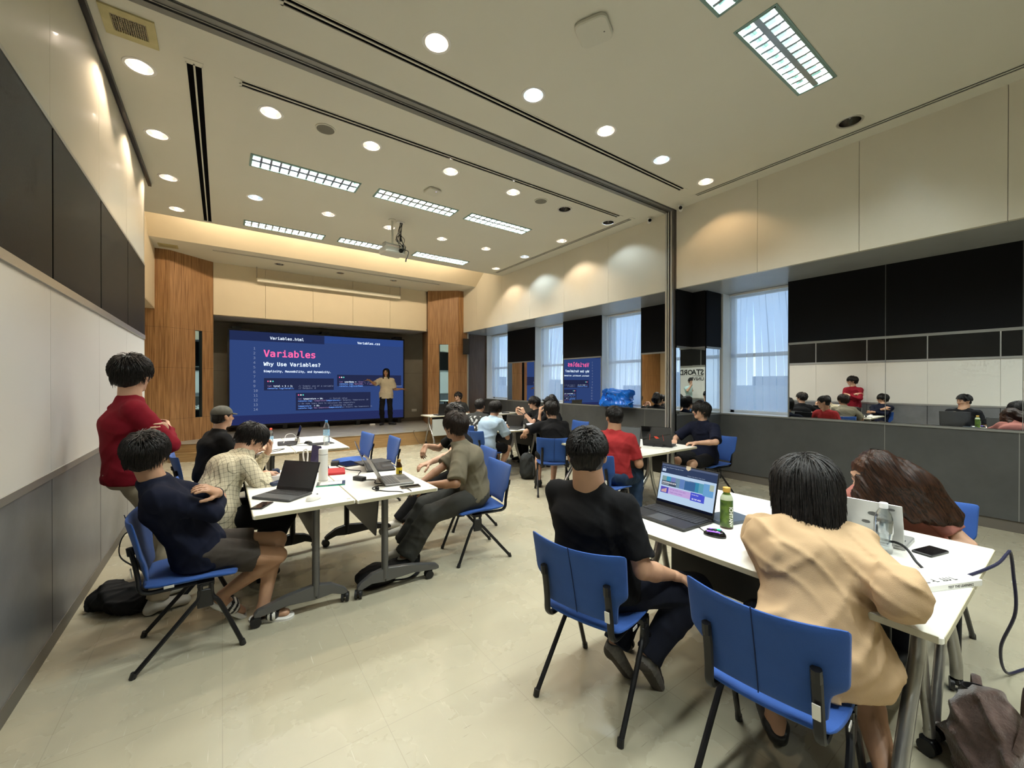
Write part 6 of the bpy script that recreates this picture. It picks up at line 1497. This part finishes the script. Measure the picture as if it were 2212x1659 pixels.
# olive man
J['olive'] = PW('man in olive T-shirt and wide grey trousers seated right of the grey laptop', (1.87, 3.25), 285, dict(h=.009, hh=.005, skin='brown', style='mop', hair=HDB, locks=2000, lockkw=dict(length=.08, wid=.0036), top=C_OLIVE, loose=1.5, slen=.92, bottom=T_GREY, legw=1.18, flare=1.35, cuff=.04, shoes='x', shoem=SHW, solem=SOLW, pel=(0, -.02, .56), lean=(0, .15, 0), shyaw=.35,
    whead=(334, -3, 0), w_wrR=(1.38, 3.40, .64), w_wrL=(1.40, 3.18, .70), w_poleR=(.2, .6, -.7), w_poleL=(.3, -.9, -.4), handL=dict(wd=(-.8, .5, -.2), wn=(.2, .2, -1), curl=.5), w_anR=(1.30, 3.52, .09), w_anL=(1.22, 3.28, .09), w_lpL=(-.8, 0, .7), w_lpR=(-.8, .2, .7), w_toR=(-.9, -.1, 0), w_toL=(-.95, -.1, 0), seed=14, hem=.06, fold=.009, hunch=1.7))
# curly person
J['curly'] = PW('curly haired person in black T-shirt behind the olive shirted man', (2.19, 4.0), 280, dict(h=.011, hh=.006, skin='light', style='curly', hair=HB, locks=700, top=C_BLACK, bottom=T_BLACK, legw=1.1, shoes='x', shoem=SHW, solem=SOLW, pel=(0, 0, .56), lean=(-.02, .10, 0), shyaw=.2, tl=1.04, whead=(345, 0, 0),
    w_wrR=(1.82, 4.20, .86), w_wrL=(1.62, 3.66, .78), w_poleR=(.2, .6, -.5), w_poleL=(.4, -.8, -.4), handR=dict(wd=(-.5, -.3, -.75), wn=(.5, .2, -.6), curl=.5), handL=dict(wd=(-.9, -.2, -.1), wn=(0, 0, -1), curl=.4), w_anR=(1.52, 4.25, .085), w_anL=(1.18, 3.68, .09), w_toL=(-.9, .2, 0), seed=15))
# presenter on the stage
J['pres'] = PW('presenter with long black hair in cream T-shirt, arms spread, standing on the stage', (3.86, 11.72, STZ), 205, dict(h=.012, hh=.007, stand=True, skin='tan', style='long', hair=HB, locks=500, scale=.97, top=C_CREAM, loose=1.7, slen=.85, bottom=T_BLACK, legw=.98, shoes='x', shoem=BLACK, solem=BLACK, whead=(207, -2, 0), pel=(.0, 0, .90),
    w_wrR=(3.33, 11.55, STZ+1.29), w_wrL=(4.30, 11.60, STZ+1.03), w_poleR=(0, 0, -1), w_poleL=(0, .2, -1), handR=dict(wd=(-1, -.2, -.15), wn=(0, 0, 1), curl=.1, thumb=.1), handL=dict(wd=(.85, -.3, -.35), wn=(.2, 0, 1), curl=.15, thumb=.1), w_anR=(3.76, 11.75, STZ+.085), w_anL=(3.98, 11.70, STZ+.085), w_toL=(.6, -.8, 0), w_toR=(-.6, -.8, 0), seed=16, hem=.14, fold=.007))
J['far'] = PW('person with short fringe in dark top behind the big laptop near the stage', (5.28, 9.98), 215, dict(h=.016, hh=.008, skin='light', style='mop', hair=HB, locks=300, top=C_GRT, bottom=T_BLACK, legs='long', shoes='x', whead=(250, 5, 0), w_wrR=(5.05, 9.75, .60), w_wrL=(5.3, 9.72, .60), seed=17))
def graphic(root, V, F, nb, sp, sd, fwd):
    rnd = random.Random(4); b = MB(); c = V[F].mean(1); n = np.cross(V[F[:, 2]]-V[F[:, 0]], V[F[:, 3]]-V[F[:, 1]]); n = n/(np.linalg.norm(n, axis=1)[:, None]+1e-9)
    if (n@(c-c.mean(0)).T.mean(1)).mean() < 0: n = -n
    u = (c-nb)@sd; w = (c-nb)@sp; f = (c-nb)@fwd
    m = (f < -.03) & (np.abs(u) < .12) & (w < -.10) & (w > -.40)
    key = np.sin(u*75+2*np.sin(w*40))+np.sin(w*55+1.5*np.cos(u*50)); m &= key > .55
    for q in F[m]:
        P = V[q]; cc = P.mean(0); out = -fwd*.003; k = len(b.v); b.v += [tuple(p+out) for p in P]; b.f.append((k, k+1, k+2, k+3)); b.m.append(0)
    if b.f: b.build('shirt_print', mat('print_grey', (.42, .42, .40), .8), root)
J['gtee'] = PW('person in charcoal T-shirt with pale print on the back, facing the stage', (3.73, 6.44), 55, dict(h=.011, hh=.006, skin='mid', style='short', hair=HB, locks=500, top=C_GRT, loose=1.3, bottom=T_BLACK, shoes='x', lean=(0, .20, 0), whead=(62, 0, 0), w_wrR=(3.98, 6.5, .78), w_wrL=(3.9, 6.8, .78), seed=18, graphic=graphic))
J['blue'] = PW('person in pale blue T-shirt and glasses working at the middle table', (3.44, 5.60), 74, dict(h=.010, hh=.0055, skin='light', style='mop', hair=HB, locks=900, top=C_LBLUE, loose=1.6, slen=.85, bottom=T_BLACK, legs='short', shortf=.8, shoes='x', shoem=BLACK, lean=(0, .20, 0), hunch=1.8, whead=(72, -18, 0), w_wrR=(3.86, 5.62, .79), w_wrL=(3.88, 5.85, .79), glasses=True,
    w_anR=(3.72, 5.60, .085), w_anL=(3.80, 5.80, .085), seed=19, hem=.10, fold=.009))
J['watch'] = PW('person in black T-shirt with a watch, chin on clasped hands', (5.26, 6.38), 282, dict(h=.011, hh=.006, skin='light', style='mop', hair=HB, locks=700, top=C_BLACK, bottom=T_BLACK, shoes='x', lean=(0, .14, 0), whead=(295, -4, 0), w_wrR=(4.72, 6.50, .98), w_wrL=(4.76, 6.32, .97), w_poleR=(0, .3, -1), w_poleL=(0, -.4, -1), watch=-1,
    handR=dict(wd=(-.2, -.4, .9), wn=(.2, -.9, 0), curl=.7), handL=dict(wd=(-.3, .3, .9), wn=(0, .9, .1), curl=.7), seed=20))
J['hood'] = PW('person in black hooded top with a hand over the mouth, partly hidden', (5.20, 5.88), 275, dict(h=.011, hh=.006, skin='light', style='mop', hair=HB, locks=500, top=C_BLACK, sleeve='long', slf=.45, bottom=T_BLACK, shoes='x', lean=(0, .12, 0), whead=(300, -8, 0), w_wrR=(4.88, 5.98, .98), w_wrL=(4.86, 5.72, .80), w_poleR=(0, .3, -1), seed=22, handR=dict(wd=(0, -.1, 1), wn=(.9, 0, 0), curl=.6),
    extra_hair=[((0, .06, 1.16), (0, .10, 1.26), .10, .075, .03)]))
J['mid'] = PW('man in black T-shirt seen from behind at the middle table end', (3.84, 4.40), 32, dict(h=.010, hh=.0055, skin='light', style='mop', hair=HB, locks=1200, top=C_BLACK, loose=1.4, slen=.9, bottom=T_BLACK, legs='short', shortf=.8, shoes='x', fat=1.05, lean=(0, .14, 0), whead=(358, -8, 0), w_wrR=(4.1, 4.66, .74), w_wrL=(3.62, 4.78, .80), w_poleL=(-1, -.1, -.2), handL=dict(curl=.5), w_anR=(4.02, 4.62, .085), w_anL=(3.85, 4.75, .085), seed=23, fold=.008, hem=.08))
J['polo'] = PW('heavy man in red polo shirt and blue jeans typing on a laptop', (3.48, 3.03), 66, dict(h=.0095, hh=.0055, skin='tan', style='fade', hair=HB, locks=1400, lockkw=dict(length=.04, wid=.003, lift=.002, spiky=.2), top=C_POLO, fat=1.22, sw=1.1, armfat=1.25, belly=True, loose=1.0, slen=.82, bottom=T_JEAN, legw=1.12, shoes='x', shoem=BLACK, solem=SOLD, lean=(0, .10, 0), whead=(22, -6, 0),
    w_wrR=(3.80, 2.95, .80), w_wrL=(3.88, 3.34, .80), w_poleR=(.1, -.35, -1), w_poleL=(-.5, .8, -.4), handR=dict(curl=.6), w_anR=(3.83, 2.98, .085), w_anL=(3.9, 3.3, .085), seed=24, hem=.02, fold=.007, collar=.03))
J['glass'] = PW('man in dark navy T-shirt and glasses looking left beside the metal post', (5.42, 3.06), 278, dict(h=.010, hh=.0055, skin='light', style='mop', hair=HB, locks=1200, top=C_NAVY, loose=1.35, slen=.9, bottom=T_BLACK, legs='short', shortf=.85, shoes='x', shoem=SHW, lean=(0, .05, 0), whead=(305, 0, 0), glasses=True, w_wrR=(5.05, 3.28, .76), w_wrL=(4.98, 2.93, .775), w_poleR=(.1, .8, -.5), w_poleL=(.1, -.9, -.4),
    w_anR=(5.02, 3.2, .085), w_anL=(4.98, 2.98, .085), seed=25, hem=.08))
# photographer, met only in the column mirrors
J['photo'] = PW('photographer in pale teal polo shirt holding up a phone, reflected in the column mirrors', (-.25, -.36), 35.3, dict(h=.012, hh=.006, stand=True, skin='light', style='short', hair=HB, locks=300, top=C_TEAL, bottom=T_BLACK, shoes='x', pel=(0, 0, .97), scale=1.0, w_wrR=(.035, -.155, 1.50), w_wrL=(-.165, -.015, 1.50), poleR=(.5, -.2, -1), poleL=(-.5, -.2, -1),
    handR=dict(d=(-.1, .45, .9), n=(-.9, .3, .1), curl=.5), handL=dict(d=(.1, .45, .9), n=(.9, .3, .1), curl=.5), seed=26))
# his phone
t = thing('phone', 'phone held up by the photographer, met only in the mirrors', 'phone', (0, 0, 0)); o = MB().rbox((0, 0, 0), (.155, .074, .008), .01).build('body', BLACK, t); o.matrix_local = cam.matrix_world.copy() @ Matrix.Translation((.045, -.015, .012))

# girl's long hair: one heavy curtain that falls from the crown over her shoulder down to the table
def hair_curtain(root, j):
    H, Rh = j['H'], j['Rh']; S = SDF(); L = lambda x, y, z: H+Rh.T@np.array([x, y, z]); a = math.radians(277)
    def lw(x, y, z): v = np.array([x-3.42, y-.61, z]); return np.array([math.cos(a)*v[0]-math.sin(a)*v[1], math.sin(a)*v[0]+math.cos(a)*v[1], z])
    top = L(0, -.03, .06)
    ends = [lw(3.06, .80, .79), lw(3.09, .72, .765), lw(3.11, .64, .765), lw(3.14, .56, .765), lw(3.18, .48, .77), lw(3.22, .43, .775), lw(3.28, .42, .79)]
    for q, e in enumerate(ends):
        side = L(-.02-.01*q, -.085, .0); m = (top+e)/2+np.array([.0, .0, .05]); m2 = side*.5+e*.5+np.array([0, .0, .055])
        S.chain([side*.5+top*.5, m2*.6+side*.4, m2, e+np.array([0, 0, .035])], [.068, .064, .056, .034], .05)
    fl0 = nrm(ends[3]-top); p1 = nrm(np.cross(fl0, [0, 0, 1])); p2 = np.cross(fl0, p1); rs = np.random.RandomState(3)
    K = [((p1*math.cos(t)+p2*math.sin(t))*f, rs.rand()*6) for f, t in ((60, .3), (95, 1.2), (150, -.5), (230, .8), (330, 2.0), (430, -1.0))]
    def strands(P):
        al = P@fl0; out = 0
        for k, ph in K: out = out+(60/np.linalg.norm(k))**.75*(1-np.abs(np.sin((P@k+1.3*np.sin(al*13+ph)+.6*np.sin(al*31+2*ph))*.5))*1.5)
        return -.0055*out
    v, f = S.mesh(.0055, noise=strands)
    m = hair_mat('brown_flow', (.006, .003, .002), (.046, .018, .008)); mp = [n for n in m.node_tree.nodes if n.type == 'MAPPING'][0]
    e = Matrix((Vector(p1), Vector(p2), Vector(fl0))).to_euler(); mp.vector_type = 'TEXTURE'; mp.inputs['Rotation'].default_value = Matrix((Vector(p1), Vector(p2), Vector(fl0))).transposed().to_euler(); mp.inputs['Scale'].default_value = (.006, .006, .06)
    rawmesh('long_hair', v, f, [m], root)
hair_curtain(*J['girl'])
